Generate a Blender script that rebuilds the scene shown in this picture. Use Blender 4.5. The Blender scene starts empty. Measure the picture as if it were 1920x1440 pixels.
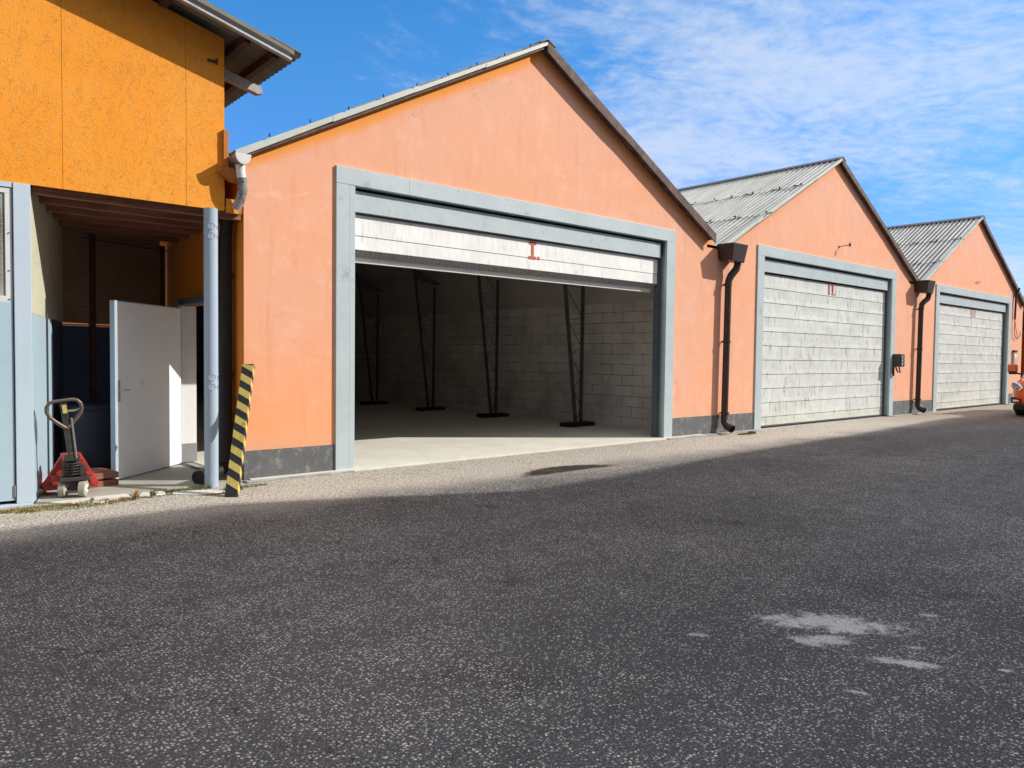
import bpy, bmesh, math, random
from mathutils import Vector, Matrix
random.seed(7)
D = bpy.data
scn = bpy.context.scene
COL = scn.collection
R = math.radians

# ------------------------------------------------------------------ camera
YAW, PITCH, ROLL = 0.7126, -0.0363, 0.0113
fw = Vector((math.sin(YAW)*math.cos(PITCH), math.cos(YAW)*math.cos(PITCH), math.sin(PITCH)))
rt = Vector((math.cos(YAW), -math.sin(YAW), 0)); up = rt.cross(fw)
r2 = math.cos(ROLL)*rt + math.sin(ROLL)*up
u2 = -math.sin(ROLL)*rt + math.cos(ROLL)*up
cam = D.cameras.new('camera'); camo = D.objects.new('camera', cam); COL.objects.link(camo)
cam.sensor_width = 36; cam.lens = 1401.2/1920*36; cam.clip_end = 2000; cam.clip_start = .05
M = Matrix((r2, u2, -fw)).transposed().to_4x4(); M.translation = Vector((-4.795, -9.22, 1.6))
camo.matrix_world = M
scn.camera = camo

# ------------------------------------------------------------------ light
SUN = Vector((1.40, -1.0, 1.05)).normalized()
sl = D.lights.new('sun', 'SUN'); sl.energy = 3.3; sl.angle = R(.5); sl.color = (1, .95, .87)
so = D.objects.new('sun', sl); COL.objects.link(so)
so.rotation_euler = SUN.to_track_quat('Z', 'Y').to_euler()
so.location = (10, -20, 30)

scn.view_settings.view_transform = 'Standard'; scn.view_settings.look = 'None'
scn.view_settings.exposure = 0.64; scn.view_settings.gamma = 1
scn.render.engine = 'CYCLES'
scn.cycles.max_bounces = 8; scn.cycles.diffuse_bounces = 5

world = D.worlds.new("World"); scn.world = world; world.use_nodes = True
class NT:
    """small helper around a node tree"""
    def __init__(s, nt): s.nt = nt; s.n = nt.nodes; s.l = nt.links
    def add(s, t, ins=None, **kw):
        n = s.n.new(t)
        for k, v in kw.items(): setattr(n, k, v)
        for k, v in (ins or {}).items(): s.put(n.inputs[k], v)
        return n
    def put(s, sock, v):
        if isinstance(v, bpy.types.NodeSocket): s.l.new(v, sock)
        elif isinstance(v, (tuple, list)) and len(v) == 3 and sock.type == 'RGBA': sock.default_value = (*v, 1)
        else: sock.default_value = v
    def m(s, op, a, b=0., c=0., clamp=False):
        n = s.n.new('ShaderNodeMath'); n.operation = op; n.use_clamp = clamp
        for i, v in enumerate((a, b, c)): s.put(n.inputs[i], v)
        return n.outputs[0]
    def vm(s, op, a, b=(0, 0, 0)):
        n = s.n.new('ShaderNodeVectorMath'); n.operation = op
        s.put(n.inputs[0], a); s.put(n.inputs[1], b)
        return n.outputs[0]
    def noise(s, vec, scale, detail=4, rough=.55, dist=0.):
        n = s.add('ShaderNodeTexNoise', {'Vector': vec, 'Scale': scale, 'Detail': detail, 'Roughness': rough, 'Distortion': dist})
        return n.outputs['Fac']
    def ramp(s, fac, a, b, ca=0., cb=1.):
        return s.add('ShaderNodeMapRange', {'Value': fac, 'From Min': a, 'From Max': b, 'To Min': ca, 'To Max': cb}).outputs[0]
    def smooth(s, fac, a, b, ca=0., cb=1.):
        return s.add('ShaderNodeMapRange', {'Value': fac, 'From Min': a, 'From Max': b, 'To Min': ca, 'To Max': cb}, interpolation_type='SMOOTHSTEP').outputs[0]
    def mix(s, f, a, b, mode='MIX'):
        n = s.n.new('ShaderNodeMix'); n.data_type = 'RGBA'; n.blend_type = mode
        s.put(n.inputs[0], f); s.put(n.inputs[6], a); s.put(n.inputs[7], b)
        return n.outputs[2]
    def sep(s, v):
        n = s.add('ShaderNodeSeparateXYZ', {0: v}); return n.outputs
    def comb(s, x, y, z):
        return s.add('ShaderNodeCombineXYZ', {0: x, 1: y, 2: z}).outputs[0]
    def scale(s, v, sc):
        return s.vm('MULTIPLY', v, sc)

w = NT(world.node_tree)
for n in list(w.n): w.n.remove(n)
sky = w.add('ShaderNodeTexSky', sky_type='NISHITA', sun_disc=False)
sky.sun_elevation = math.asin(SUN.z); sky.sun_rotation = math.atan2(SUN.x, SUN.y)
sky.altitude = 300; sky.air_density = 1.0; sky.dust_density = .3; sky.ozone_density = 4.0
sk = w.add('ShaderNodeHueSaturation', {'Saturation': 1.28, 'Value': .92, 'Color': sky.outputs[0]}).outputs[0]
tc = w.add('ShaderNodeTexCoord').outputs['Generated']
sx, sy, sz = w.sep(tc)
sk = w.mix(w.smooth(sz, .0, .42, 1, 0), sk, w.mix(1., sk, (.46, .50, .84), 'MULTIPLY'))
zz = w.m('MAXIMUM', w.m('ADD', sz, .12), .03)
px, py = w.m('DIVIDE', sx, zz), w.m('DIVIDE', sy, zz)
# rotate so u runs to the photo's right and v away from the viewer
cu, su = math.cos(YAW), math.sin(YAW)
u_ = w.m('SUBTRACT', w.m('MULTIPLY', px, cu), w.m('MULTIPLY', py, su))
v_ = w.m('ADD', w.m('MULTIPLY', px, su), w.m('MULTIPLY', py, cu))
pv = w.comb(u_, v_, 0)
warp = w.add('ShaderNodeTexNoise', {'Vector': pv, 'Scale': 1.1, 'Detail': 3}).outputs['Color']
pw = w.vm('ADD', pv, w.scale(w.vm('SUBTRACT', warp, (.5, .5, .5)), (.45, .45, .45)))
rot = w.add('ShaderNodeVectorRotate', {'Vector': pw, 'Angle': R(-20)}, rotation_type='Z_AXIS').outputs[0]
str_ = w.scale(rot, (.8, 1.15, 1))
c1 = w.noise(str_, 1.25, 9, .60)
c2 = w.noise(w.scale(rot, (4.0, 4.8, 1)), 3.4, 7, .66)
c3 = w.noise(pv, .55, 3, .5)
field = w.m('ADD', w.m('MULTIPLY', c1, .50), w.m('ADD', w.m('MULTIPLY', c2, .27), w.m('MULTIPLY', c3, .31)))
side = w.smooth(u_, -1.25, .7, -.17, .05)
# unseen bright cloud deck overhead and behind the camera, added to lift the shade
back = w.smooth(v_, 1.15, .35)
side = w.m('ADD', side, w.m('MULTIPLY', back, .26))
dens = w.smooth(w.m('ADD', field, side), .46, .70, 0, .72)
dens = w.m('MULTIPLY', dens, w.smooth(sz, -.02, .10))
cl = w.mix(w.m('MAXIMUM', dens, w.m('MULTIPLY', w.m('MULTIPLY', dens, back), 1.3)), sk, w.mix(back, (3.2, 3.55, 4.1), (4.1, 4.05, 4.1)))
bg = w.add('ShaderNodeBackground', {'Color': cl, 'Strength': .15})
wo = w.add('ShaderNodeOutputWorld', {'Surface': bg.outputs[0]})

# ------------------------------------------------------------------ materials
def newmat(name):
    m = D.materials.new(name); m.use_nodes = True
    t = NT(m.node_tree); b = t.n['Principled BSDF']
    return m, t, b
def bump(t, b, h, strength=.3, dist=.01, prev=None):
    n = t.add('ShaderNodeBump', {'Height': h, 'Strength': strength, 'Distance': dist})
    if prev is not None: t.put(n.inputs['Normal'], prev)
    t.l.new(n.outputs[0], b.inputs['Normal']); return n.outputs[0]
def plain(name, col, rough=.7, var=.15, scale=3., metal=0., bstr=.15, bscale=60., dirt=None, stretch=(1, 1, 1), spec=.3):
    m, t, b = newmat(name)
    v = t.scale(t.add('ShaderNodeTexCoord').outputs['Object'], stretch)
    n1 = t.noise(v, scale, 6, .6); n2 = t.noise(v, scale*9, 4, .6)
    f = t.m('ADD', t.m('MULTIPLY', n1, .65), t.m('MULTIPLY', n2, .35))
    k = t.ramp(f, .3, .7, 1-var, 1+var)
    c = t.mix(1., col, t.comb(k, k, k), 'MULTIPLY')
    if dirt:
        dcol, lo, hi = dirt
        c = t.mix(t.smooth(t.noise(v, scale*2.3, 8, .7), lo, hi), c, dcol)
    t.put(b.inputs['Base Color'], c); b.inputs['Roughness'].default_value = rough
    b.inputs['Metallic'].default_value = metal; b.inputs['Specular IOR Level'].default_value = spec
    if bstr: bump(t, b, t.noise(v, bscale, 5, .6), bstr, .006)
    return m

PEACH = (.83, .405, .235)
def wall_mat(name, x0, apex_x, apex_z, slope, lowleft):
    """weathered peach render, with the unfaded orange band that the verge has kept under the left slope"""
    m, t, b = newmat(name)
    oc = t.add('ShaderNodeTexCoord').outputs['Object']
    x, y, z = t.sep(oc)
    big = t.noise(oc, .45, 4, .55); mid = t.noise(oc, 2.2, 6, .62); fine = t.noise(oc, 55, 3, .6)
    streak = t.noise(t.scale(oc, (5, 5, .7)), 1.2, 5, .6)
    c = t.mix(t.smooth(big, .35, .68), (.84, .405, .245), (.79, .42, .29))
    c = t.mix(t.smooth(mid, .46, .74, 0, .65), c, (.86, .50, .37))
    c = t.mix(t.smooth(streak, .52, .74, 0, .55), c, (.74, .33, .19))
    # old filler smears
    sm = t.noise(t.vm('ADD', oc, (7, 3, 11)), 1.4, 7, .7, 1.5)
    c = t.mix(t.smooth(sm, .60, .70, 0, .4), c, (.90, .58, .45))
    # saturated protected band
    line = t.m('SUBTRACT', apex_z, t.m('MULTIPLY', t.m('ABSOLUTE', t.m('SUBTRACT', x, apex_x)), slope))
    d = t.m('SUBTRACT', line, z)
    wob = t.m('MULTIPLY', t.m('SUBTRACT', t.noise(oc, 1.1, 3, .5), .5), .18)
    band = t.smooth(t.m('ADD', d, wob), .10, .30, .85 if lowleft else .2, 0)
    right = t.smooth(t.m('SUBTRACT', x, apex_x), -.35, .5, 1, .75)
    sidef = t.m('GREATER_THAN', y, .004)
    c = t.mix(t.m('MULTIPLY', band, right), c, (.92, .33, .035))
    if lowleft:
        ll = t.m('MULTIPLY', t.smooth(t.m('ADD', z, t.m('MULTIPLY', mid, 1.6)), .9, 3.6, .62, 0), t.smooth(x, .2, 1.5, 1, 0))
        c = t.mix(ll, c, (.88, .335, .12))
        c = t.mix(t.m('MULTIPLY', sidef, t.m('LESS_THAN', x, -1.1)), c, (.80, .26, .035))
    # hairline cracks, only here and there
    cr = t.add('ShaderNodeTexVoronoi', {'Vector': t.vm('ADD', oc, t.scale(t.vm('SUBTRACT', t.add('ShaderNodeTexNoise', {'Vector': oc, 'Scale': 3., 'Detail': 4}).outputs['Color'], (.5, .5, .5)), (.5, .5, .5))), 'Scale': .8}, feature='DISTANCE_TO_EDGE').outputs['Distance']
    c = t.mix(t.m('MULTIPLY', t.smooth(cr, .001, .006, .32, 0), t.smooth(big, .52, .60)), c, (.45, .20, .12))
    # splash dust at the foot
    c = t.mix(t.smooth(t.m('ADD', z, t.m('MULTIPLY', fine, .2)), .38, .85, .42, 0), c, (.56, .38, .27))
    sp = t.add('ShaderNodeTexVoronoi', {'Vector': oc, 'Scale': 2.3}, feature='F1').outputs['Distance']
    c = t.mix(t.smooth(sp, .012, .026, .7, 0), c, (.12, .06, .04))
    t.put(b.inputs['Base Color'], c); b.inputs['Roughness'].default_value = .88
    b.inputs['Specular IOR Level'].default_value = .2
    h = t.m('ADD', t.m('MULTIPLY', t.noise(oc, 38, 5, .6), .5), t.m('MULTIPLY', t.noise(oc, 4.5, 5, .6), 1.6))
    bump(t, b, h, .22, .012)
    return m

def osb_mat():
    m, t, b = newmat('orange painted strand board')
    oc = t.add('ShaderNodeTexCoord').outputs['Object']
    x, y, z = t.sep(oc)
    p0 = t.comb(x, z, 0)
    # strands: per-cell rotated, stretched noise
    hs, fs = [], []
    for i, (cs, sc, off) in enumerate(((11, (12, 88, 1), 0), (16, (17, 110, 1), 5.3), (8, (10, 72, 1), 9.1))):
        p = t.vm('ADD', p0, (off, off*.7, 0))
        wv = t.add('ShaderNodeTexNoise', {'Vector': p, 'Scale': 7., 'Detail': 2}).outputs['Color']
        pq = t.vm('ADD', p, t.scale(t.vm('SUBTRACT', wv, (.5, .5, .5)), (.12, .12, 0)))
        vo = t.add('ShaderNodeTexVoronoi', {'Vector': t.scale(pq, (1.5, .8, 1)), 'Scale': cs})
        r, g, bb = t.sep(vo.outputs['Color'])
        ang = t.m('MULTIPLY', t.m('SUBTRACT', r, .5), 2.9)
        rv = t.add('ShaderNodeVectorRotate', {'Vector': p, 'Angle': t.m('ADD', ang, 1.35)}, rotation_type='Z_AXIS').outputs[0]
        hs.append(t.noise(t.scale(rv, sc), 1.0, 3, .6)); fs.append(g)
    h = t.m('ADD', t.m('ADD', hs[0], hs[1]), hs[2])
    k = t.ramp(h, 1.15, 1.85, .93, 1.07)
    c = t.mix(1., (.86, .305, .018), t.comb(k, k, k), 'MULTIPLY')
    fl = [t.m('MULTIPLY', t.smooth(hs[q], .57, .66), t.m('GREATER_THAN', fs[q], (.55, .62, .45)[q])) for q in range(3)]
    c = t.mix(t.m('MULTIPLY', fl[0], .75), c, (.92, .50, .17))
    c = t.mix(t.m('MULTIPLY', fl[1], .5), c, (.38, .12, .008))
    c = t.mix(t.m('MULTIPLY', fl[2], .6), c, (.90, .42, .10))
    c = t.mix(t.smooth(t.noise(oc, .8, 4, .6), .42, .7, 0, .35), c, (.86, .40, .07))
    h = t.m('ADD', t.m('MULTIPLY', h, .35), t.m('ADD', fl[0], t.m('ADD', t.m('MULTIPLY', fl[1], -.8), fl[2])))
    t.put(b.inputs['Base Color'], c); b.inputs['Roughness'].default_value = .62
    b.inputs['Specular IOR Level'].default_value = .25
    bump(t, b, h, .7, .007)
    return m

def asphalt_mat():
    m, t, b = newmat('worn asphalt')
    oc = t.add('ShaderNodeTexCoord').outputs['Object']
    x, y, z = t.sep(oc)
    big = t.noise(oc, .35, 5, .6); mid = t.noise(oc, 3., 6, .6)
    fine = t.noise(oc, 90, 3, .7)
    c = t.mix(t.smooth(fine, .36, .66), (.052, .050, .050), (.140, .134, .130))
    c = t.mix(t.smooth(big, .35, .7, 0, .55), c, (.098, .090, .087))
    c = t.mix(t.smooth(t.noise(t.vm('ADD', oc, (31, 17, 0)), .9, 7, .7), .52, .68, 0, .45), c, (.040, .036, .034))
    # chippings of two sizes pressed in the binder
    jit = t.vm('ADD', oc, t.scale(t.vm('SUBTRACT', t.add('ShaderNodeTexNoise', {'Vector': oc, 'Scale': 45., 'Detail': 2}).outputs['Color'], (.5, .5, .5)), (.012, .012, .0)))
    hh = []
    for sc, thr, r0, r1, col in ((54, .65, .24, .36, (.72, .70, .65)), (105, .60, .26, .38, (.40, .38, .36)), (36, .90, .19, .26, (.80, .76, .68))):
        vo = t.add('ShaderNodeTexVoronoi', {'Vector': jit, 'Scale': float(sc)}, voronoi_dimensions='2D')
        r, g, bb = t.sep(vo.outputs['Color'])
        # density of stones wanders over the yard
        pick = t.m('GREATER_THAN', t.m('ADD', r, t.m('ADD', t.m('MULTIPLY', t.m('SUBTRACT', mid, .5), .7), t.m('MULTIPLY', t.m('SUBTRACT', big, .5), .6))), thr)
        disc = t.smooth(vo.outputs['Distance'], r0, r1, 1, 0)
        f = t.m('MULTIPLY', pick, disc)
        bright = t.ramp(g, 0, 1, .35, 1.)
        c = t.mix(t.m('MULTIPLY', f, bright), c, col); hh.append(f)
    # slow drift of tone, wheel polish running along the yard, old drips and a few fine cracks
    drift = t.ramp(t.noise(t.vm('ADD', oc, (9, 4, 0)), .22, 3, .5), .3, .7, .80, 1.22)
    lane = t.ramp(t.noise(t.scale(oc, (.06, .9, 1)), 1., 3, .5), .3, .7, .90, 1.12)
    dk = t.m('MULTIPLY', drift, lane)
    c = t.mix(1., c, t.comb(dk, dk, dk), 'MULTIPLY')
    dr = t.add('ShaderNodeTexVoronoi', {'Vector': jit, 'Scale': .42}, voronoi_dimensions='2D').outputs['Distance']
    c = t.mix(t.smooth(t.m('ADD', dr, t.m('MULTIPLY', t.m('SUBTRACT', t.noise(oc, 8, 5, .7), .5), .16)), .0, .07, .38, 0), c, (.028, .026, .025))
    cw = t.vm('ADD', oc, t.scale(t.vm('SUBTRACT', t.add('ShaderNodeTexNoise', {'Vector': oc, 'Scale': 1.6, 'Detail': 6, 'Roughness': .65}).outputs['Color'], (.5, .5, .5)), (1.1, 1.1, 0)))
    ck = t.add('ShaderNodeTexVoronoi', {'Vector': cw, 'Scale': .30}, feature='DISTANCE_TO_EDGE', voronoi_dimensions='2D').outputs['Distance']
    c = t.mix(t.m('MULTIPLY', t.smooth(ck, .0006, .0028, .75, 0), t.smooth(big, .46, .54)), c, (.018, .017, .016))
    # gravelly margin along the buildings, colour paled to strengthen the sunlit strip
    edge = t.m('ADD', y, t.m('MULTIPLY', t.m('SUBTRACT', t.noise(oc, .8, 5, .6), .5), 1.2))
    lit_margin = t.smooth(edge, -2.3, -1.15, 0, .9)
    gv = t.noise(oc, 20, 4, .8)
    grit = t.mix(t.smooth(gv, .36, .54, .65, 0), t.mix(t.smooth(t.noise(oc, 42, 3, .75), .38, .62), (.25, .215, .17), (.88, .82, .72)), (.17, .145, .12))
    c = t.mix(lit_margin, c, grit)
    # browner tone blended in towards the far end
    c = t.mix(t.m('MULTIPLY', t.smooth(x, 13, 20), .5), c, (.22, .165, .13))
    # dark damp crescent before the open door
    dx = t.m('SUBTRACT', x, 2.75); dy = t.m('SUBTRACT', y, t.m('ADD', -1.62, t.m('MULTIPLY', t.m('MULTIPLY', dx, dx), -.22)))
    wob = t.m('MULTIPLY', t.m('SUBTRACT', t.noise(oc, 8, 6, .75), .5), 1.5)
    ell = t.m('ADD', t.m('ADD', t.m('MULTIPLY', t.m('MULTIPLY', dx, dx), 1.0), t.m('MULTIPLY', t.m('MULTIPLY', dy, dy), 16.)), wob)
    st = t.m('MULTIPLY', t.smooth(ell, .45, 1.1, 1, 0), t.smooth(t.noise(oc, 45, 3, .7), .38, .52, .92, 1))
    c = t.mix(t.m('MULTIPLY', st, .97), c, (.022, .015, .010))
    c = t.mix(t.m('MULTIPLY', t.smooth(t.noise(t.vm('ADD', oc, (3, 8, 0)), 1.7, 6, .7), .54, .68, 0, .4), t.smooth(edge, -3., -1.2)), c, (.26, .21, .165))
    # spilled chalk / cement smears
    for cx, cy, ax, ay, rotd, amt in ((-.36, -7.10, .40, .10, 49, .85), (-.68, -7.20, .20, .055, 45, .75), (-.655, -7.63, .15, .035, 60, .85),
                              (-1.195, -7.635, .06, .016, 65, .8), (-.34, -8.0, .05, .014, 55, .8), (-1.17, -6.69, .07, .02, 49, .6),
                              (.245, -7.41, .07, .02, 49, .6), (-.37, -7.59, .04, .013, 49, .6)):
        q = t.vm('SUBTRACT', oc, (cx, cy, 0))
        q = t.add('ShaderNodeVectorRotate', {'Vector': q, 'Angle': R(rotd)}, rotation_type='Z_AXIS').outputs[0]
        q = t.scale(q, (1/ax, 1/(ay*1.5), 0))
        L = t.add('ShaderNodeVectorMath', {0: q}, operation='LENGTH').outputs['Value']
        nn = t.m('ADD', L, t.m('MULTIPLY', t.m('SUBTRACT', t.noise(t.vm('ADD', oc, (cx, 0, 0)), 7, 8, .75), .5), 4.2))
        f = t.m('MULTIPLY', t.smooth(nn, .45, 1.25, amt, 0), t.smooth(t.noise(oc, 70, 3, .7), .40, .55, .45, 1))
        c = t.mix(f, c, (.80, .78, .76))
    t.put(b.inputs['Base Color'], c); b.inputs['Roughness'].default_value = .9
    b.inputs['Specular IOR Level'].default_value = .25
    h = t.m('ADD', t.m('MULTIPLY', fine, .9), t.m('ADD', t.m('MULTIPLY', hh[0], .5), t.m('MULTIPLY', hh[1], .35)))
    h = t.m('ADD', h, t.m('MULTIPLY', mid, .8))
    bump(t, b, h, .9, .008)
    return m

def concrete_mat(name, ca, cb, scratch=True):
    m, t, b = newmat(name)
    oc = t.add('ShaderNodeTexCoord').outputs['Object']
    c = t.mix(t.smooth(t.noise(oc, 1.3, 7, .65), .3, .7), ca, cb)
    if scratch:
        s1 = t.noise(t.scale(oc, (1.2, 14, 1)), 2.5, 5, .65)
        c = t.mix(t.smooth(s1, .55, .75, 0, .35), c, tuple(v*.72 for v in ca))
    c = t.mix(t.smooth(t.noise(oc, 9, 8, .75), .62, .72, 0, .5), c, tuple(v*.5 for v in ca))
    t.put(b.inputs['Base Color'], c); b.inputs['Roughness'].default_value = .82
    bump(t, b, t.noise(oc, 40, 6, .65), .3, .006)
    return m

def door_mat(name, base, streaks=1.):
    """old white-painted sheet steel: the rows are real, the paint is streaked and dented"""
    m, t, b = newmat(name)
    oc = t.add('ShaderNodeTexCoord').outputs['Object']
    x, y, z = t.sep(oc)
    row = t.m('FLOOR', t.m('DIVIDE', z, .331))
    # every row gets its own streak pattern
    vx = t.comb(t.m('MULTIPLY', x, 11.0), t.m('MULTIPLY', row, 13.7), t.m('MULTIPLY', z, 2.0))
    s1 = t.noise(vx, 1.0, 4, .65, .6)
    vx2 = t.comb(t.m('MULTIPLY', x, 26.0), t.m('MULTIPLY', row, 5.1), t.m('MULTIPLY', z, 2.2))
    s2 = t.noise(vx2, 1.0, 3, .6, .4)
    c = t.mix(t.smooth(t.noise(oc, 1.7, 6, .65), .35, .7), base, tuple(v*.86 for v in base))
    c = t.mix(t.smooth(s2, .56, .66, 0, .32*streaks), c, (.32, .33, .31))
    c = t.mix(t.smooth(s1, .59, .63, 0, .60*streaks), c, (.24, .25, .24))
    c = t.mix(t.smooth(t.m('ADD', z, t.m('MULTIPLY', s2, .3)), .15, .55, .5, 0), c, (.50, .49, .36))
    c = t.mix(t.smooth(t.noise(oc, 16, 7, .8), .69, .76, 0, .4), c, (.25, .19, .13))
    t.put(b.inputs['Base Color'], c); b.inputs['Roughness'].default_value = .55
    b.inputs['Metallic'].default_value = .0
    h = t.m('ADD', t.m('MULTIPLY', s1, 1.0), t.m('MULTIPLY', t.noise(oc, 2.2, 3, .5), .8))
    bump(t, b, h, .35, .02)
    return m

def block_mat():
    m, t, b = newmat('whitewashed block wall')
    oc = t.add('ShaderNodeTexCoord').outputs['Object']
    x, y, z = t.sep(oc)
    v = t.comb(t.m('ADD', y, t.m('MULTIPLY', t.m('SUBTRACT', t.noise(oc, 1.4, 2), .5), .05)), t.m('ADD', z, t.m('MULTIPLY', t.m('SUBTRACT', t.noise(oc, 2.2, 3), .5), .03)), 0)
    br = t.add('ShaderNodeTexBrick', {'Vector': v, 'Color1': (.76, .72, .67), 'Color2': (.66, .62, .57), 'Mortar': (.10, .085, .08),
               'Scale': 1.0, 'Mortar Size': .007, 'Mortar Smooth': .3, 'Brick Width': .62, 'Row Height': .242})
    br.offset = .5
    gap = t.smooth(t.noise(oc, 2.1, 5, .7), .40, .55, .25, 1)
    c = t.mix(gap, (.71, .67, .62), br.outputs['Color'])
    c = t.mix(t.smooth(t.noise(oc, 1.1, 6, .65), .42, .70, 0, .65), c, (.40, .36, .32))
    t.put(b.inputs['Base Color'], c); b.inputs['Roughness'].default_value = .9
    bump(t, b, t.m('ADD', t.m('MULTIPLY', t.m('MULTIPLY', br.outputs['Fac'], gap), -1.), t.m('MULTIPLY', t.noise(oc, 30, 4), .25)), .6, .012)
    return m

def roof_mat(name, base, dark):
    m, t, b = newmat(name)
    oc = t.add('ShaderNodeTexCoord').outputs['Object']
    c = t.mix(t.smooth(t.noise(t.scale(oc, (.5, 3, .5)), 1.5, 7, .7), .35, .7), base, tuple(v*.72 for v in base))
    c = t.mix(t.smooth(t.noise(oc, 4, 8, .75), .55, .72, 0, .75), c, dark)
    t.put(b.inputs['Base Color'], c); b.inputs['Roughness'].default_value = .85
    if name.startswith('pale'):
        w_ = t.m('COSINE', t.m('MULTIPLY', t.m('ADD', t.sep(oc)[1], .10), 2*math.pi/.15))  # grooves darkened in the colour, for their shade as well as dirt
        c = t.mix(t.smooth(w_, -.7, .25, .72, 0), c, (.13, .13, .125)); t.put(b.inputs['Base Color'], c)
    bump(t, b, t.noise(oc, 60, 4), .3, .005)
    return m

def wood_mat(name, ca, cb, grain=(1, 18, 18), rough=.75):
    m, t, b = newmat(name)
    oc = t.add('ShaderNodeTexCoord').outputs['Object']
    g = t.noise(t.scale(oc, grain), 1.6, 6, .65, .5)
    c = t.mix(t.smooth(g, .35, .68), ca, cb)
    c = t.mix(t.smooth(t.noise(oc, 5, 6, .7), .6, .75, 0, .5), c, tuple(v*.5 for v in ca))
    t.put(b.inputs['Base Color'], c); b.inputs['Roughness'].default_value = rough
    bump(t, b, g, .3, .006)
    return m

MAT = {}
MAT['osb'] = osb_mat()
MAT['asphalt'] = asphalt_mat()
MAT['floor'] = concrete_mat('smooth pale concrete floor', (.62, .60, .52), (.72, .70, .62))
MAT['porchfloor'] = concrete_mat('stained porch concrete', (.34, .32, .27), (.44, .42, .36), False)
MAT['slab'] = concrete_mat('broken pale slab', (.60, .58, .52), (.74, .72, .67), False)
MAT['curb'] = concrete_mat('grey footing concrete', (.30, .30, .29), (.40, .40, .38), False)
MAT['blue'] = plain('pale blue gloss paint', (.47, .545, .565), .42, .10, 1.4, bstr=.14, bscale=9, dirt=((.33, .35, .35), .56, .74))
MAT['bluedoor'] = plain('sky blue gloss paint', (.41, .54, .62), .35, .06, .9, bstr=.12, bscale=5, dirt=((.33, .43, .48), .66, .8))
MAT['bluepost'] = plain('pale lilac blue paint', (.50, .60, .69), .4, .05, 1., bstr=.08, bscale=12, dirt=((.36, .42, .46), .68, .8))
MAT['steelblue'] = plain('blue grey steel paint', (.37, .46, .55), .38, .08, 2., bstr=.12, bscale=14, dirt=((.25, .30, .35), .66, .78))
MAT['navy'] = plain('dark blue paint', (.06, .085, .14), .5, .15, 2., bstr=.1)
MAT['black'] = plain('black fittings and gap shade', (.012, .013, .016), .8, .2, 4.)
MAT['track'] = plain('dark steel door track', (.085, .095, .12), .5, .2, 6.)
MAT['dado'] = plain('dark grey plinth paint', (.125, .13, .135), .8, .2, 3., bstr=.5, bscale=25, dirt=((.26, .25, .23), .50, .70))
MAT['door1'] = door_mat('chalky white door sheet', (.86, .86, .84), .35)
MAT['door2'] = door_mat('grey white door sheet', (.64, .665, .64))
MAT['lipwhite'] = plain('white painted rail', (.86, .85, .80), .5, .06, 3., dirt=((.3, .25, .2), .68, .8))
MAT['mesh'] = plain('grey slotted steel', (.33, .33, .34), .5, .15, 8.)
MAT['block'] = block_mat()
MAT['plaster'] = plain('dusty ceiling board', (.50, .46, .42), .9, .10, 1., bstr=.2)
MAT['darkwall'] = plain('grimy back wall', (.20, .185, .17), .9, .15, .8)
MAT['roof'] = roof_mat('pale grey corrugated fibre cement', (.55, .56, .54), (.16, .16, .155))
MAT['oldroof'] = roof_mat('lichen stained corrugated sheet', (.27, .235, .17), (.07, .06, .045))
MAT['ridge'] = plain('dark grey ridge capping', (.14, .145, .155), .6, .2, 3.)
MAT['verge'] = plain('pale zinc verge flashing', (.52, .54, .49), .5, .12, 3., dirt=((.22, .22, .2), .6, .75))
MAT['barge'] = wood_mat('weathered brown barge board', (.055, .032, .024), (.15, .088, .068), (3, 3, 3))
MAT['rust'] = plain('dark brown painted tin', (.045, .030, .026), .45, .35, 7., bstr=.3, bscale=30, dirt=((.16, .13, .12), .56, .74))
MAT['blackpipe'] = plain('tarry black cast pipe', (.02, .017, .016), .45, .4, 9., bstr=.5, bscale=22, dirt=((.12, .11, .10), .62, .74))
MAT['zinc'] = plain('weathered zinc', (.33, .32, .31), .42, .15, 3., metal=.1, dirt=((.10, .08, .07), .44, .60))
MAT['zincclean'] = plain('pale zinc cap', (.66, .67, .66), .5, .08, 8.)
MAT['gutterblack'] = plain('black gutter', (.02, .02, .022), .4, .3, 5.)
MAT['silver'] = plain('bright gutter lip', (.40, .39, .41), .4, .25, 9., metal=.4)
MAT['rafter'] = wood_mat('dark red brown rafter', (.06, .020, .012), (.13, .05, .028))
MAT['joist'] = wood_mat('brown stained joist', (.20, .085, .05), (.34, .16, .095), (1, 14, 14))
MAT['deck'] = wood_mat('orange brown soffit board', (.42, .16, .06), (.52, .22, .10), (1, 9, 9))
MAT['palebeam'] = wood_mat('pale grey beam', (.40, .37, .33), (.52, .48, .43), (12, 1, 12))
MAT['trim'] = plain('brown orange trim', (.46, .165, .03), .7, .15, 4.)
MAT['cream'] = plain('dirty cream panel', (.50, .48, .36), .75, .12, 1.6, bstr=.1, dirt=((.27, .26, .20), .55, .75))
MAT['orangeshade'] = plain('deep orange render', (.66, .19, .018), .85, .1, 2., bstr=.4, bscale=30)
MAT['white'] = plain('white door paint', (.86, .86, .85), .5, .05, 1., bstr=.08, bscale=5, dirt=((.52, .50, .44), .60, .80))
MAT['whiteplaster'] = plain('white plaster', (.80, .80, .78), .85, .04, 2., bstr=.6, bscale=12)
MAT['plinthgrey'] = plain('grey plinth', (.27, .275, .28), .8, .1, 3.)
MAT['steel'] = plain('bare worn steel', (.34, .33, .31), .4, .3, 12., metal=.6)
MAT['lattice'] = plain('dark lattice steel', (.085, .088, .09), .55, .3, 6.)
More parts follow.
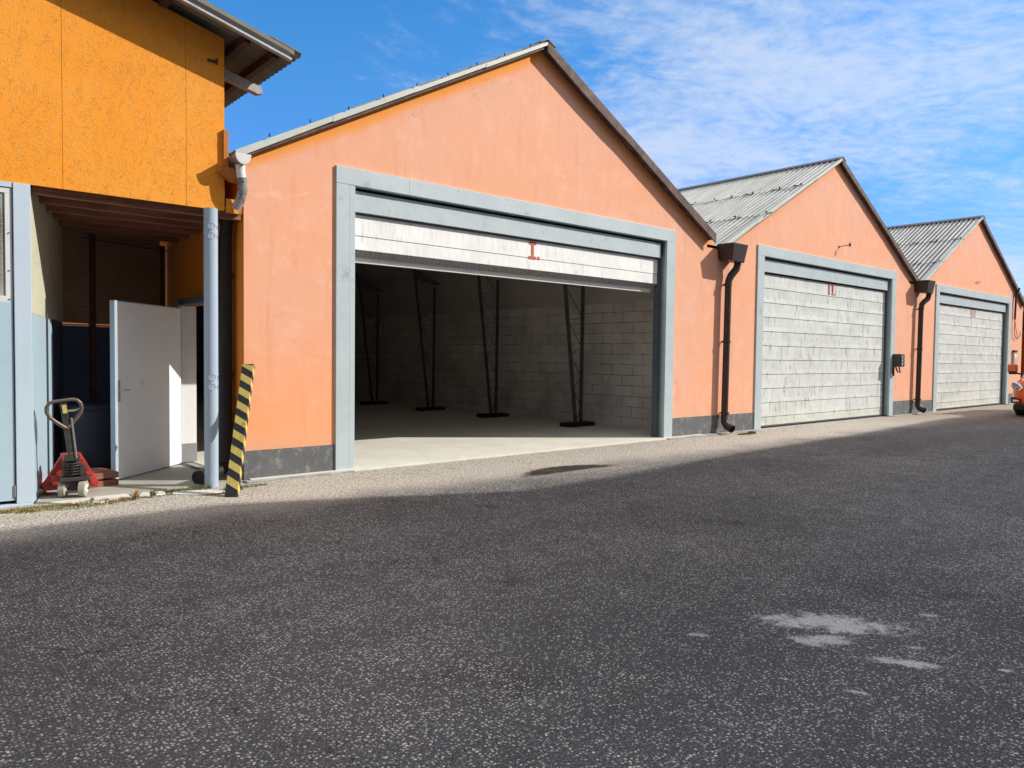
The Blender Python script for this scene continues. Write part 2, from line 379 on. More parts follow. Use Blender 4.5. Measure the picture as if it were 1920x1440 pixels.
MAT['yellow'] = plain('faded hazard yellow', (.60, .46, .12), .6, .15, 6., dirt=((.22, .17, .07), .55, .72))
MAT['rubber'] = plain('black rubber', (.022, .024, .030), .6, .25, 6., bstr=.3)
MAT['red'] = plain('jack red enamel', (.46, .05, .035), .45, .2, 9., dirt=((.10, .03, .025), .48, .66))
MAT['grease'] = plain('greasy dark steel', (.045, .042, .040), .45, .4, 14., dirt=((.17, .15, .13), .58, .7))
MAT['handle'] = plain('brown grey tube', (.15, .12, .105), .4, .3, 14., metal=.3)
MAT['nylon'] = plain('dirty nylon wheel', (.36, .335, .27), .6, .15, 12., dirt=((.28, .25, .2), .6, .75))
MAT['paintred'] = plain('faded red stencil paint', (.52, .10, .055), .7, .3, 25., dirt=((.72, .66, .6), .56, .66))
MAT['paintred2'] = plain('pale red stencil paint', (.55, .22, .15), .7, .2, 25., dirt=((.6, .55, .5), .56, .66))
MAT['socket'] = plain('dark socket housing', (.05, .052, .055), .45, .2, 12.)
MAT['socketface'] = plain('grey socket faces', (.38, .38, .36), .5, .2, 20.)
MAT['plate'] = plain('grey metal plate', (.45, .46, .47), .4, .1, 8.)
MAT['tyre'] = plain('tyre rubber', (.02, .02, .021), .8, .2, 10.)
MAT['plastic'] = plain('black bumper plastic', (.018, .018, .02), .5, .2, 10.)
MAT['bin'] = plain('dark bin plastic', (.025, .03, .045), .45, .2, 5.)
MAT['pallet'] = wood_mat('reddish crate wood', (.20, .08, .05), (.30, .13, .08))

def car_mat():
    m, t, b = newmat('orange metallic car paint')
    b.inputs['Base Color'].default_value = (.62, .105, .022, 1)
    b.inputs['Metallic'].default_value = .35; b.inputs['Roughness'].default_value = .3
    b.inputs['Coat Weight'].default_value = .8; b.inputs['Coat Roughness'].default_value = .04
    return m
MAT['carpaint'] = car_mat()
def glass_mat(name, col, rough=.06):
    m, t, b = newmat(name)
    b.inputs['Base Color'].default_value = (*col, 1); b.inputs['Roughness'].default_value = rough
    b.inputs['Specular IOR Level'].default_value = .8
    return m
MAT['carglass'] = glass_mat('dark car glass', (.02, .025, .03))
def lamp_glass():
    m, t, b = newmat('clear lamp lens')
    oc = t.add('ShaderNodeTexCoord').outputs['Object']
    c = t.mix(t.smooth(t.noise(oc, 22, 3), .4, .6), (.5, .5, .5), (.09, .09, .1))
    t.put(b.inputs['Base Color'], c); b.inputs['Roughness'].default_value = .1; b.inputs['Metallic'].default_value = .5
    return m
MAT['lens'] = lamp_glass()
MAT['chrome'] = plain('pale chrome', (.80, .80, .78), .15, .02, 5., metal=.6, bstr=0)

def wired_glass():
    m, t, b = newmat('dirty wired glass')
    oc = t.add('ShaderNodeTexCoord').outputs['Object']
    x, y, z = t.sep(oc)
    def lines(s, off):
        f = t.m('FRACT', t.m('ADD', t.m('DIVIDE', s, .055), off))
        return t.m('LESS_THAN', f, .10)
    ln = t.m('MAXIMUM', lines(t.m('ADD', x, t.m('MULTIPLY', t.noise(oc, 7, 2), .02)), .2), lines(t.m('ADD', z, t.m('MULTIPLY', t.noise(oc, 6, 2), .02)), .3))
    c = t.mix(t.smooth(t.noise(oc, 2.4, 5, .6), .35, .7), (.13, .125, .105), (.24, .24, .215))
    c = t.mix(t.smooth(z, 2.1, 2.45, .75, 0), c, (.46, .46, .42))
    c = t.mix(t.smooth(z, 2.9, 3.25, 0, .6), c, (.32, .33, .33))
    c = t.mix(t.m('MULTIPLY', ln, .6), c, (.42, .41, .35))
    t.put(b.inputs['Base Color'], c); b.inputs['Roughness'].default_value = .16
    bump(t, b, ln, .2, .003)
    return m
MAT['wired'] = wired_glass()
def brown_lattice():
    """dark brown woven matting filling the porch's back wall"""
    m, t, b = newmat('dark brown woven board')
    oc = t.add('ShaderNodeTexCoord').outputs['Object']
    x, y, z = t.sep(oc)
    a = t.m('FRACT', t.m('DIVIDE', z, .06)); q = t.m('FRACT', t.m('DIVIDE', x, .06))
    ln = t.m('MAXIMUM', t.m('LESS_THAN', a, .14), t.m('MULTIPLY', t.m('LESS_THAN', q, .12), .5))
    c = t.mix(t.smooth(t.noise(oc, 2, 5), .3, .7), (.24, .155, .09), (.31, .22, .14))
    c = t.mix(t.m('MULTIPLY', ln, .55), c, (.05, .03, .02))
    t.put(b.inputs['Base Color'], c); b.inputs['Roughness'].default_value = .8
    bump(t, b, ln, .4, .004)
    return m
MAT['woven'] = brown_lattice()
def leaf_mat(name, ca, cb):
    m, t, b = newmat(name)
    oc = t.add('ShaderNodeTexCoord').outputs['Object']
    t.put(b.inputs['Base Color'], t.mix(t.smooth(t.noise(oc, 9, 3), .4, .6), ca, cb)); b.inputs['Roughness'].default_value = .7
    return m
MAT['grass'] = leaf_mat('green grass', (.07, .12, .02), (.19, .21, .05))
MAT['drygrass'] = leaf_mat('dry grass', (.40, .22, .11), (.32, .27, .10))
MAT['moss'] = leaf_mat('moss', (.13, .14, .03), (.30, .27, .10))

# ------------------------------------------------------------------ mesh helpers
class MB:
    def __init__(s): s.v = []; s.f = []; s.mi = []; s.cur = 0
    def add(s, vs, fs):
        k = len(s.v); s.v += [tuple(v) for v in vs]; s.f += [tuple(i+k for i in f) for f in fs]; s.mi += [s.cur]*len(fs)
        return s
    def box(s, a, b):
        x0, y0, z0 = a; x1, y1, z1 = b
        vs = [(x0, y0, z0), (x1, y0, z0), (x1, y1, z0), (x0, y1, z0), (x0, y0, z1), (x1, y0, z1), (x1, y1, z1), (x0, y1, z1)]
        return s.add(vs, [(0, 3, 2, 1), (4, 5, 6, 7), (0, 1, 5, 4), (1, 2, 6, 5), (2, 3, 7, 6), (3, 0, 4, 7)])
    def prism(s, poly, v0, v1):
        """poly: list of 3D points, swept by v1-v0"""
        d = Vector(v1)-Vector(v0); n = len(poly)
        vs = [Vector(p)+Vector(v0) for p in poly]+[Vector(p)+Vector(v0)+d for p in poly]
        fs = [tuple(range(n))[::-1], tuple(range(n, 2*n))]+[(i, (i+1) % n, n+(i+1) % n, n+i) for i in range(n)]
        return s.add(vs, fs)
    def xz(s, poly, y0, y1): return s.prism([(x, 0, z) for x, z in poly], (0, y0, 0), (0, y1, 0))
    def xy(s, poly, z0, z1): return s.prism([(x, y, 0) for x, y in poly], (0, 0, z0), (0, 0, z1))
    def yz(s, poly, x0, x1): return s.prism([(0, y, z) for y, z in poly], (x0, 0, 0), (x1, 0, 0))
    def bar(s, a, b, w, h=None, upv=(0, 0, 1)):
        h = h or w; a = Vector(a); b = Vector(b); d = (b-a).normalized(); upv = Vector(upv)
        if abs(d.dot(upv)) > .98: upv = Vector((0, 1, 0))
        sd = d.cross(upv).normalized()*w/2; uu = sd.cross(d).normalized()*h/2
        vs = [a-sd-uu, a+sd-uu, a+sd+uu, a-sd+uu, b-sd-uu, b+sd-uu, b+sd+uu, b-sd+uu]
        return s.add(vs, [(0, 3, 2, 1), (4, 5, 6, 7), (0, 1, 5, 4), (1, 2, 6, 5), (2, 3, 7, 6), (3, 0, 4, 7)])
    def tube(s, pts, rad, n=14, cap=True):
        pts = [Vector(p) for p in pts]; rads = rad if isinstance(rad, (list, tuple)) else [rad]*len(pts)
        rings = []; ref = None
        for i, p in enumerate(pts):
            if i == 0: d = pts[1]-p
            elif i == len(pts)-1: d = p-pts[i-1]
            else: d = (pts[i+1]-p).normalized()+(p-pts[i-1]).normalized()
            d.normalize()
            if ref is None: ref = Vector((0, 0, 1)) if abs(d.z) < .9 else Vector((1, 0, 0))
            a = (ref-d*ref.dot(d)).normalized(); ref = a; b = d.cross(a)
            rings.append([p+(a*math.cos(2*math.pi*k/n)+b*math.sin(2*math.pi*k/n))*rads[i] for k in range(n)])
        vs = [v for r in rings for v in r]; fs = []
        for i in range(len(pts)-1):
            for k in range(n): fs.append((i*n+k, i*n+(k+1) % n, (i+1)*n+(k+1) % n, (i+1)*n+k))
        if cap: fs += [tuple(range(n))[::-1], tuple(range((len(pts)-1)*n, len(pts)*n))]
        return s.add(vs, fs)
    def cyl(s, a, b, r, n=24): return s.tube([a, b], r, n)
    def build(s, name, mats, parent=None, smooth=False, bev=0., loc=None, rot=None, matrix=None):
        me = D.meshes.new(name); me.from_pydata(s.v, [], s.f)
        mats = mats if isinstance(mats, (list, tuple)) else [mats]
        for m in mats: me.materials.append(MAT[m] if isinstance(m, str) else m)
        if len(mats) > 1:
            for p, i in zip(me.polygons, s.mi): p.material_index = i
        bm = bmesh.new(); bm.from_mesh(me)
        bmesh.ops.recalc_face_normals(bm, faces=bm.faces); bm.to_mesh(me); bm.free()
        o = D.objects.new(name, me); COL.objects.link(o)
        if smooth:
            me.shade_smooth()
            me.set_sharp_from_angle(angle=R(38))
        if bev:
            md = o.modifiers.new('bevel', 'BEVEL'); md.width = bev; md.segments = 2; md.limit_method = 'ANGLE'
        if parent: o.parent = parent
        if loc: o.location = loc
        if rot: o.rotation_euler = rot
        return o

def tag(o, label=None, cat=None, group=None, kind=None):
    if label: o['label'] = label
    if cat: o['category'] = cat
    if group: o['group'] = group
    if kind: o['kind'] = kind
    return o
def thing(name, label, cat, loc=(0, 0, 0), rz=0., group=None):
    o = D.objects.new(name, None); COL.objects.link(o); o.location = loc; o.rotation_euler = (0, 0, rz)
    o.empty_display_size = .2
    return tag(o, label, cat, group)
def off(pts, loc): return [(p[0]-loc[0], p[1]-loc[1], p[2]-loc[2]) for p in pts]

def corrugated(mb, pa, pb, y0, y1, pitch=.15, amp=.034, th=.010, rows=1, lap=.10, step=.014, samples=8):
    """sheet spanning from pa=(x,z) (low edge) to pb (ridge), ribs running up the slope, wave along y"""
    pa = Vector((pa[0], 0, pa[1])); pb = Vector((pb[0], 0, pb[1]))
    d = pb-pa; L = d.length; d.normalize(); nrm = Vector((-d.z, 0, d.x))
    if nrm.z < 0: nrm = -nrm
    ny = int((y1-y0)/pitch*samples)
    for r in range(rows):
        s0 = L*r/rows-(lap if r else 0); s1 = L*(r+1)/rows
        e0 = .0+step*1.0 if r else 0.; e1 = 0.
        vs = []; fs = []
        for j in range(ny+1):
            y = y0+(y1-y0)*j/ny; h = amp*math.cos(2*math.pi*(y-y0)/pitch)
            for s_, e in ((s0, e0), (s1, e1)):
                for tt in (th, 0):
                    p = pa+d*s_+nrm*(h+e+tt); vs.append((p.x, y, p.z))
        for j in range(ny):
            a = 4*j; b = a+4
            fs += [(a, a+2, b+2, b), (a+1, b+1, b+3, a+3), (a, b, b+1, a+1), (a+2, a+3, b+3, b+2)]
        fs += [(0, 1, 3, 2), (4*ny, 4*ny+2, 4*ny+3, 4*ny+1)]
        mb.add(vs, fs)
    return mb

def copy_tree(o, parent=None):
    c = o.copy(); COL.objects.link(c); c.parent = parent
    for ch in list(o.children): copy_tree(ch, c)
    return c

# ------------------------------------------------------------------ ground
g = MB(); g.add([(-400, -400, 0), (400, -400, 0), (400, 400, 0), (-400, 400, 0)], [(0, 1, 2, 3)])
tag(g.build('ground', 'asphalt'), kind='structure')

# ------------------------------------------------------------------ the garages
P = 10.4161
HD = [4.14, 4.19, 4.06]          # top of each door frame
AP = [(3.72, 6.68), (P+3.72, 6.68), (2*P+3.72, 6.56)]
SL = .53
T = .30                           # wall thickness
labels = ['peach gabled garage with its door rolled up over an empty concrete-floored hall',
          'middle peach gabled garage with closed grey-white door marked II',
          'farthest whole peach gabled garage with closed door marked III']
garages = []
def zroof(i, x): return AP[i][1]-SL*abs(x-AP[i][0])
for i in range(3):
    ox = P*i; ax, az = AP[i]; H = HD[i]
    G = thing('garage', labels[i], 'garage', (ox, 0, 0), 0, 'row of gabled garages'); garages.append(G)
    L = -1.24 if i == 0 else -1.494
    Rr = 8.915
    lx = ax-ox
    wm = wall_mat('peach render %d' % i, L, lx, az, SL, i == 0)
    mb = MB()
    zl = zroof(i, ox+L); zr = zroof(i, ox+Rr)
    mb.xz([(L, 0), (.02, 0), (.02, H-.02), (7.38, H-.02), (7.38, 0), (Rr, 0), (Rr, zr), (lx, az), (L, zl)], 0, T)
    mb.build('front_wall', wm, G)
    # other walls
    mb = MB()
    DEP = 21.
    if i == 0:
        # left flank with the side doorway opening on the porch (y .45 .. 1.95)
        mb.box((L, T, 0), (-1.19, .42, 3.9)); mb.box((L, .42, 2.28), (-1.19, 2.0, 3.9)); mb.box((L, 2.0, 0), (-1.19, DEP, 3.9))
        mb.build('left_wall', wm, G)
        mb = MB(); mb.box((-1.188, 2.003, 0), (-1.18, DEP, 3.9)); mb.box((-1.188, T+.002, 2.28), (-1.18, 2.0, 3.9))
        mb.build('inner_lining', 'darkwall', G)
        mb = MB(); mb.box((-1.18, DEP, 0), (8.4, DEP+.2, 6.5)); mb.build('back_wall', 'darkwall', G)
        mb = MB(); mb.box((8.40, T, 0), (8.91, DEP, 2.88)); mb.build('block_wall', 'block', G)
        mb = MB()
        mb.xz([(8.40, 2.88), (8.91, 2.88), (8.91, 3.9), (3.72, 6.6), (-1.18, 4.0), (-1.18, 3.9), (3.72, 6.4), (8.1, 3.95)], T, DEP)
        mb.build('ceiling', 'plaster', G)
        mb = MB(); mb.box((-1.18, -.06, -.1), (8.4, DEP, .035)); mb.box((L, .425, -.1), (-1.18, 1.995, .035))
        mb.build('garage_floor', 'floor', G)
    else:
        mb.box((L+.003, T, 0), (L+.25, DEP, 3.9)); mb.build('left_wall', wm, G)
        mb = MB(); mb.box((L+.25, DEP, 0), (8.4, DEP+.2, 4)); mb.build('back_wall', 'darkwall', G)
    if i == 2:
        mb = MB(); mb.box((8.5, T, 0), (8.912, DEP, 3.9)); mb.build('right_wall', wm, G)
    # plinth paint, 6 mm proud render coat
    dz0, dz1 = ((.385, .375), (.40, .40), (.39, .38))[i]
    MB().box((L-.006, -.008, 0), (-.001, .0, dz0)).build('plinth', 'dado', G, bev=.003)
    if i == 0: MB().box((L-.008, .002, 0), (L, .41, .385)).build('plinth', 'dado', G)
    MB().box((7.403, -.008, 0), (Rr-.003, .0, dz1+.03)).build('plinth', 'dado', G, bev=.003)
    # low concrete footing lip
    rnd = random.Random(i)
    for xa, xb in ((L-.02, .25), (7.2, Rr-.002)):
        mb = MB(); n = 8; pts = [(xa+(xb-xa)*k/n, -.07-rnd.random()*.10) for k in range(n+1)]
        mb.xy([(xa, -.009)]+pts+[(xb, -.009)], 0, .022)
        mb.build('footing', 'curb', G, bev=.006)
    # blue grey steel frame
    mb = MB()
    mb.box((0, -.035, .02), (.20, .16, H-.235)); mb.box((.203, -.030, .02), (.285, .16, H-.235))
    mb.box((7.19, -.030, .02), (7.40, .16, H-.235)); mb.box((7.125, -.036, .02), (7.188, .02, H-.235))
    mb.box((0, -.035, H-.232), (1.15, .16, H)); mb.box((1.153, -.033, H-.232), (7.40, .16, H))
    mb.box((7.150, .165, .02), (7.40, .30, H-.235)); mb.box((0, .165, .02), (.27, .30, H-.235))
    fr = mb.build('door_frame', 'blue', G, bev=.004)
    # fascia board of the frame
    ft, fb = H-.235-.045, H-.235-.33
    mb = MB(); mb.box((.287, .055, fb), (7.05, .10, ft))
    mb.build('fascia_board', 'blue', G, bev=.003)
    mb = MB(); mb.box((.287, .12, H-.5), (7.19, .32, H-.20)); mb.build('shadow_gap', 'black', G)  # black fill standing in for the shade above the fascia
    mb = MB(); mb.box((7.06, .105, .02), (7.123, .23, fb+.3)); mb.build('guide_rail', 'track', G)
    # sheet door
    dtop = fb-.028
    if i == 0:
        dr = MB()
        dr.box((.288, .125, dtop-.285), (7.035, .150, dtop))
        dr.box((.288, .130, dtop-.285-.008-.185), (7.035, .150, dtop-.285-.008))
        door = dr.build('rolling_door', 'door1', G, bev=.004)
        z1 = dtop-.478; z2 = z1-.085
        mb = MB()      # slotted strip sloping inwards
        n = 6
        for k in range(n):
            a = k/n; b = (k+.62)/n
            ya, yb = .135+.14*a, .135+.14*b; za, zb = z1+(z2-z1)*a, z1+(z2-z1)*b
            mb.add([(.29, ya, za), (7.03, ya, za), (7.03, yb, zb), (.29, yb, zb), (.29, ya+.01, za+.012), (7.03, ya+.01, za+.012), (7.03, yb+.01, zb+.012), (.29, yb+.01, zb+.012)],
                   [(0, 1, 2, 3), (7, 6, 5, 4), (0, 4, 5, 1), (2, 6, 7, 3), (1, 5, 6, 2), (0, 3, 7, 4)])
        k = .29
        while k < 7.0:
            mb.bar((k, .137, z1-.004), (k+.05, .273, z2-.002), .012, .008); k += .075
        mb.build('slotted_strip', 'mesh', door)
        mb = MB(); mb.box((.288, .275, z2-.062), (7.02, .30, z2+.004)); mb.box((.288, .262, z2-.075), (7.02, .31, z2-.065))
        mb.build('bottom_rail', 'lipwhite', door, bev=.003)
        mb = MB()
        mb.box((.288, .16, z1+.03), (7.02, .29, z1+.6)); mb.build('folded_stack', 'mesh', door)
    else:
        dr = MB(); rows = 11
        rnd = random.Random(40+i)
        zb_ = .055; hrow = (dtop-zb_-.20)/(rows-1)
        zc = zb_
        for r in range(rows):
            h = .20 if r == 0 else hrow
            # every sheet is slightly buckled: a grid pushed in and out
            nx = 36; vs = []; fs = []
            seam = [rnd.uniform(0, 1) for _ in range(nx+1)]
            for k in range(nx+1):
                xx = .288+(7.035-.288)*k/nx
                for q in range(4):
                    t_ = q/3
                    yy = .128+.006*math.sin(seam[k]*6.28)*(math.sin(t_*math.pi))*(0 if k in (0, nx) else 1)
                    if q == 0: yy -= .006
                    vs.append((xx, yy, zc+.006+(h-.012)*t_))
            for k in range(nx):
                for q in range(3):
                    a = 4*k+q; fs.append((a, a+4, a+5, a+1))
            base = len(vs)
            for k in range(nx+1):
                xx = .288+(7.035-.288)*k/nx
                vs += [(xx, .150, zc+.006), (xx, .150, zc+h-.006)]
            for k in range(nx):
                a = 4*k; b2 = base+2*k
                fs += [(a, b2, b2+2, a+4), (a+3, a+7, b2+3, b2+1)]
            dr.add(vs, fs); zc += h
        door = dr.build('rolling_door', 'door2', G)
        mb = MB(); mb.box((.2, .152, .03), (7.2, .17, H-.4)); mb.build('door_backing', 'black', door)
        # vertical sheet seams
        mb = MB(); zc = zb_+.20
        for r in range(1, rows-1):
            for q in range(rnd.choice((0, 1, 1, 2))):
                xx = rnd.uniform(.5, 6.9); MB().box((xx, .121, zc+.01), (xx+.006, .124, zc+hrow-.012)).build('sheet_seam', 'mesh', door)
            zc += hrow
        mb = MB(); mb.box((.288, .10, .03), (7.06, .16, .053)); mb.build('bottom_seal', 'track', door)
    # painted numeral
    nm = MB(); zt_ = dtop-.012; zb2 = dtop-.300
    yn = .1205 if i == 0 else .1150
    serif = i < 2
    cx = (3.70, P*0+3.77, 3.78)[i]; nI = i+1; gap = (.0, .20, .18)[i]
    for k in range(nI):
        xc = cx+(k-(nI-1)/2)*gap
        wv = (.06, .055, .04)[i]
        nm.box((xc-wv/2, yn, zb2), (xc+wv/2, yn+.003, zt_))
        if serif:
            nm.box((xc-.085 if i == 0 else xc-.055, yn, zt_-.05), (xc-wv/2, yn+.003, zt_)); nm.box((xc+wv/2, yn, zt_-.05), (xc+(.085 if i == 0 else .055), yn+.003, zt_))
            nm.box((xc-.085 if i == 0 else xc-.055, yn, zb2), (xc-wv/2, yn+.003, zb2+.045)); nm.box((xc+wv/2, yn, zb2), (xc+(.085 if i == 0 else .055), yn+.003, zb2+.045))
    if serif:
        nm.box((cx+(nI-1)/2*gap+.115, yn, zb2), (cx+(nI-1)/2*gap+.165, yn+.003, zb2+.05))
    nm.build('painted_numeral', 'paintred', door)

    # ---- roof
    RF = D.objects.new('roof', None); COL.objects.link(RF); RF.parent = G
    ovh = -.15 if i == 0 else -.10
    lx0 = L-(.16 if i == 0 else -.01); el = (lx0, zroof(i, ox+lx0)+.035); rx = Rr-(.34, .17, .07)[i]; er = (rx, zroof(i, ox+rx)+.035)
    mb = MB()
    corrugated(mb, el, (lx-.02, az+.045), ovh, DEP, rows=3)
    mb.build('roof_sheet', 'roof', RF, smooth=True)
    mb = MB(); corrugated(mb, er, (lx+.02, az+.045), ovh, DEP, rows=3)
    mb.build('roof_sheet', 'roof', RF, smooth=True)
    # boards beneath the sheets so the verge underside is closed
    def slab(xa, za, xb, zb, lo, hi, y0, y1): return MB().xz([(xa, za+lo), (xb, zb+lo), (xb, zb+hi), (xa, za+hi)], y0, y1)
    el_ = (el[0]+.02, el[1]); er_ = (er[0]-.02, er[1])
    slab(el_[0], el_[1], lx, az+.045, -.065, -.030, ovh+.02, DEP).build('roof_board', 'barge', RF)
    slab(lx, az+.045, er_[0], er_[1], -.065, -.030, ovh+.02, DEP).build('roof_board', 'barge', RF)
    # left verge flashing in overlapping pale strips, right barge board
    n = 4; mb = MB()
    for k in range(n):
        a = k/n; b = (k+1)/n+.01*(k < n-1)
        xa = el[0]+(lx-el[0])*a; xb = el[0]+(lx-el[0])*b; za = el[1]+(az+.045-el[1])*a; zb = el[1]+(az+.045-el[1])*b
        dd = .004*(k % 2); hgt = (.045, .048, .034, .030)[k]
        mb.xz([(xa, za-.030-dd-(.02 if k == 0 else 0)), (xb, zb-.022-dd), (xb, zb+hgt), (xa, za+hgt)], ovh-.014-dd, ovh+.004)
        mb.xz([(xa, za+hgt-.008), (xb, zb+hgt-.008), (xb, zb+hgt+.004), (xa, za+hgt+.004)], ovh-.012-dd, ovh+.12)
    mb.build('verge_flashing', 'verge', RF, bev=.003)
    n = 14; mb = MB(); rnd = random.Random(5+i); low = []
    for k in range(n+1):
        a = k/n; xx = lx+(er[0]-lx)*a; z_ = az+.045+(er[1]-az-.045)*a
        low.append((xx, z_-(.115 if i == 0 else .085)-.012*math.sin(a*9)-.02*rnd.random()))
    top = [(lx+(er[0]-lx)*k/n, az+.045+(er[1]-az-.045)*k/n+.052) for k in range(n, -1, -1)]
    mb.xz(low+top, ovh-.02, ovh+.008)
    mb.build('barge_board', 'barge', RF, bev=.003)
    mb = MB()
    mb.xz([(lx-.17, az-.015+.035), (lx, az+.105), (lx+.17, az-.015+.035), (lx+.17, az+.045+.0), (lx, az+.130), (lx-.17, az+.045)], ovh-.03, DEP)
    mb.build('ridge_cap', 'ridge', RF, bev=.004)
    # fixing hooks standing on the left slope's sheet laps
    nrow = 0
    rnd = random.Random(90+i)
    for a in (1/3., 2/3.):
        for k in range(11 if i else 0):
            y = ovh+.12+k*.62+rnd.uniform(-.15, .15)
            xx = el[0]+(lx-el[0])*(a-.012); z_ = el[1]+(az+.045-el[1])*(a-.012)
            hk = MB(); hk.cyl((0, 0, 0), (0, 0, .085), .012, 6); hk.tube([(0, 0, .085), (0, 0, .10)], [.035, .015], 8)
            hk.bar((0, -.13, .035), (0, .2, .035), .02, .02)
            hk.build('roof_hook', 'black', RF, loc=(xx, y, z_), rot=(rnd.uniform(-.25, .25), 0, 0))
        # lap shadow edge: thin dark mortar line
        xx = el[0]+(lx-el[0])*a; z_ = el[1]+(az+.045-el[1])*a

# small verge bolts on the first garage's left slope
rf0 = [c for c in garages[0].children if c.name.startswith('roof')][0]
for k in range(9):
    a = .08+k*.105; xx = -1.4+(3.72+1.4)*a; z_ = zroof(0, xx)+.075
    b_ = MB(); b_.tube([(0, 0, 0), (0, 0, .03), (.008, 0, .045)], [.012, .008, .003], 6)
    b_.build('roof_bolt', 'black', rf0, loc=(xx, -.20, z_+.02), rot=(0, R(random.uniform(-25, 25)), 0))

# interior lattice columns
def lattice_column(y, label):
    t_ = thing('lattice_column', label, 'column', (7.5, y, .035), 0, 'lattice columns inside the open garage')
    mb = MB(); mb.box((-.42, -.16, 0), (.42, .16, .09)); mb.build('base_plate', 'black', t_, bev=.006)
    mb = MB()
    for s in (-.03, .03): mb.bar((-.07, s, .09), (-.56, s, 3.95), .028, .04)
    mb.build('chord', 'lattice', t_)
    mb = MB()
    for s in (-.03, .03): mb.bar((.10, s, .09), (.12, s, 3.55), .026, .04)
    mb.build('chord', 'lattice', t_)
    mb = MB(); n = 5
    def lf(a): return (-.07-.49*a, 0, .09+3.86*a)
    def rg(a): return (.10+.02*a, 0, .09+3.4*a)
    for k in range(n):
        a, b = k/n, (k+1)/n
        mb.bar(lf(a), rg((a+b)/2), .013, .013); mb.bar(rg((a+b)/2), lf(b), .013, .013)
    mb.build('bracing', 'lattice', t_)
    mb = MB(); mb.xz([(-.72, 4.1), (-.48, 3.72), (.1, 3.6), (.3, 3.62), (.3, 3.66), (-.1, 3.8)], -.03, .03)
    mb.build('bracket', 'lattice', t_)
cl_ = ['dark lattice steel column nearest the door in the open garage', 'second dark lattice column from the open door, standing by the block wall',
       'third dark lattice column deeper inside the open garage', 'deepest dark lattice column seen in the gloom of the open garage']
for y, lb in zip((2.70, 5.75, 8.6, 11.75), cl_): lattice_column(y, lb)
# door pull hanging on the block wall end
hd = MB(); hd.tube([(8.32, .9, 1.42), (8.26, .9, 1.42), (8.26, .9, 1.72), (8.32, .9, 1.72)], .016, 8); hd.box((8.31, .86, 1.36), (8.395, .94, 1.78))
hd.build('wall_handle', 'lattice', garages[0])

# ------------------------------------------------------------------ valley drainpipes
def drainpipe(x, label, curved=False):
    t_ = thing('drainpipe', label, 'drainpipe', (x, 0, 0), 0, 'brown drainpipes between the garages')
    mb = MB()
    # tapered hopper box: wider at the top
    a = [(-.27, -.42, 4.03), (.27, -.42, 4.03), (.31, .0, 4.03), (-.27, .0, 4.03)]
    b = [(-.25, -.37, 3.66), (.20, -.37, 3.64), (.22, -.01, 3.68), (-.22, -.01, 3.70)]
    mb.add(a+b, [(0, 1, 2, 3), (7, 6, 5, 4), (0, 4, 5, 1), (1, 5, 6, 2), (2, 6, 7, 3), (3, 7, 4, 0)])
    mb.build('hopper', 'rust', t_, bev=.01)

    MB().box((-.62, .0, 3.93), (-.19, 20.9, 3.99)).build('valley_trough', 'rust', t_)
    r = .075
    mb = MB()
    if curved: pth = [(.22, -.25, 3.76), (.23, -.25, 3.62), (.20, -.23, 3.50), (.10, -.17, 3.41), (.01, -.14, 3.33), (-.005, -.13, 3.20)]
    else: pth = [(.15, -.22, 3.76), (.17, -.23, 3.62), (.15, -.21, 3.52), (.05, -.15, 3.38), (.0, -.13, 3.27), (-.01, -.13, 3.16)]
    mb.tube(pth, [r, r, r*1.05, r*1.05, r, r], 16)
    mb.build('elbow', 'rust', t_, smooth=True)
    mb = MB(); mb.cyl((-.01, -.13, 3.20), (-.05, -.13, .36), r-.004, 18); mb.build('pipe', 'rust', t_, smooth=True)
    for z in (3.16, 1.95, .42):
        mb = MB(); mb.cyl((-.03, -.13, z), (-.03, -.13, z+.05), r+.010, 18); mb.box((-.04, -.12, z+.01), (-.015, -.002, z+.04))
        mb.build('pipe_clamp', 'rust', t_)
    mb = MB(); mb.tube([(-.05, -.13, .40), (-.05, -.14, .26), (-.05, -.20, .17), (-.06, -.34, .12)], [r, r*1.05, r*1.1, r*1.15], 16, cap=False)
    mb.tube([(-.05, -.13, .40), (-.05, -.14, .26), (-.05, -.20, .17), (-.06, -.34, .12)], [r*.85]*4, 16, cap=False)
    mb.build('outlet_shoe', 'rust', t_, smooth=True)
    return t_
drainpipe(9.12, 'brown drainpipe under a square hopper between the open and the middle garage')
drainpipe(P+8.98, 'brown drainpipe with hopper between the middle and the farthest garage', True)

# ------------------------------------------------------------------ fittings on the walls
t_ = thing('wall_bracket', 'thin iron rod bracket sticking out above the middle garage door', 'bracket', (14.30, 0, 4.54))
MB().cyl((0, 0, 0), (0, -.012, 0), .03, 12).build('wall_plate', 'rust', t_)
MB().tube([(0, 0, 0), (.05, -.08, .02), (.14, -.22, .045)], .009, 8).build('rod', 'rust', t_)
MB().tube([(.14, -.22, -.02), (.14, -.22, .045), (.14, -.22, .11)], [.004, .035, .004], 4).build('rod_tip', 'rust', t_)
t_ = thing('wire_stub', 'thin bent wire stub on the farthest garage above its door', 'wire', (24.3, 0, 4.32))
MB().tube([(0, 0, 0), (.10, -.04, .06), (.5, -.05, .09)], .009, 6).build('wire', 'rust', t_)
t_ = thing('socket_box', 'dark electric socket box fixed beside the middle garage door', 'socket box', (17.86, 0, 1.62))
MB().box((-.17, -.26, -.18), (.12, -.003, .19)).build('housing', 'socket', t_, bev=.02)
for z in (-.12, -.02, .08):
    MB().box((-.13, -.285, z-.035), (.09, -.262, z+.045)).build('socket_cover', 'socketface', t_, bev=.008)
    MB().cyl((-.02, -.286, z+.005), (-.02, -.30, z+.005), .028, 12).build('socket_hole', 'black', t_)
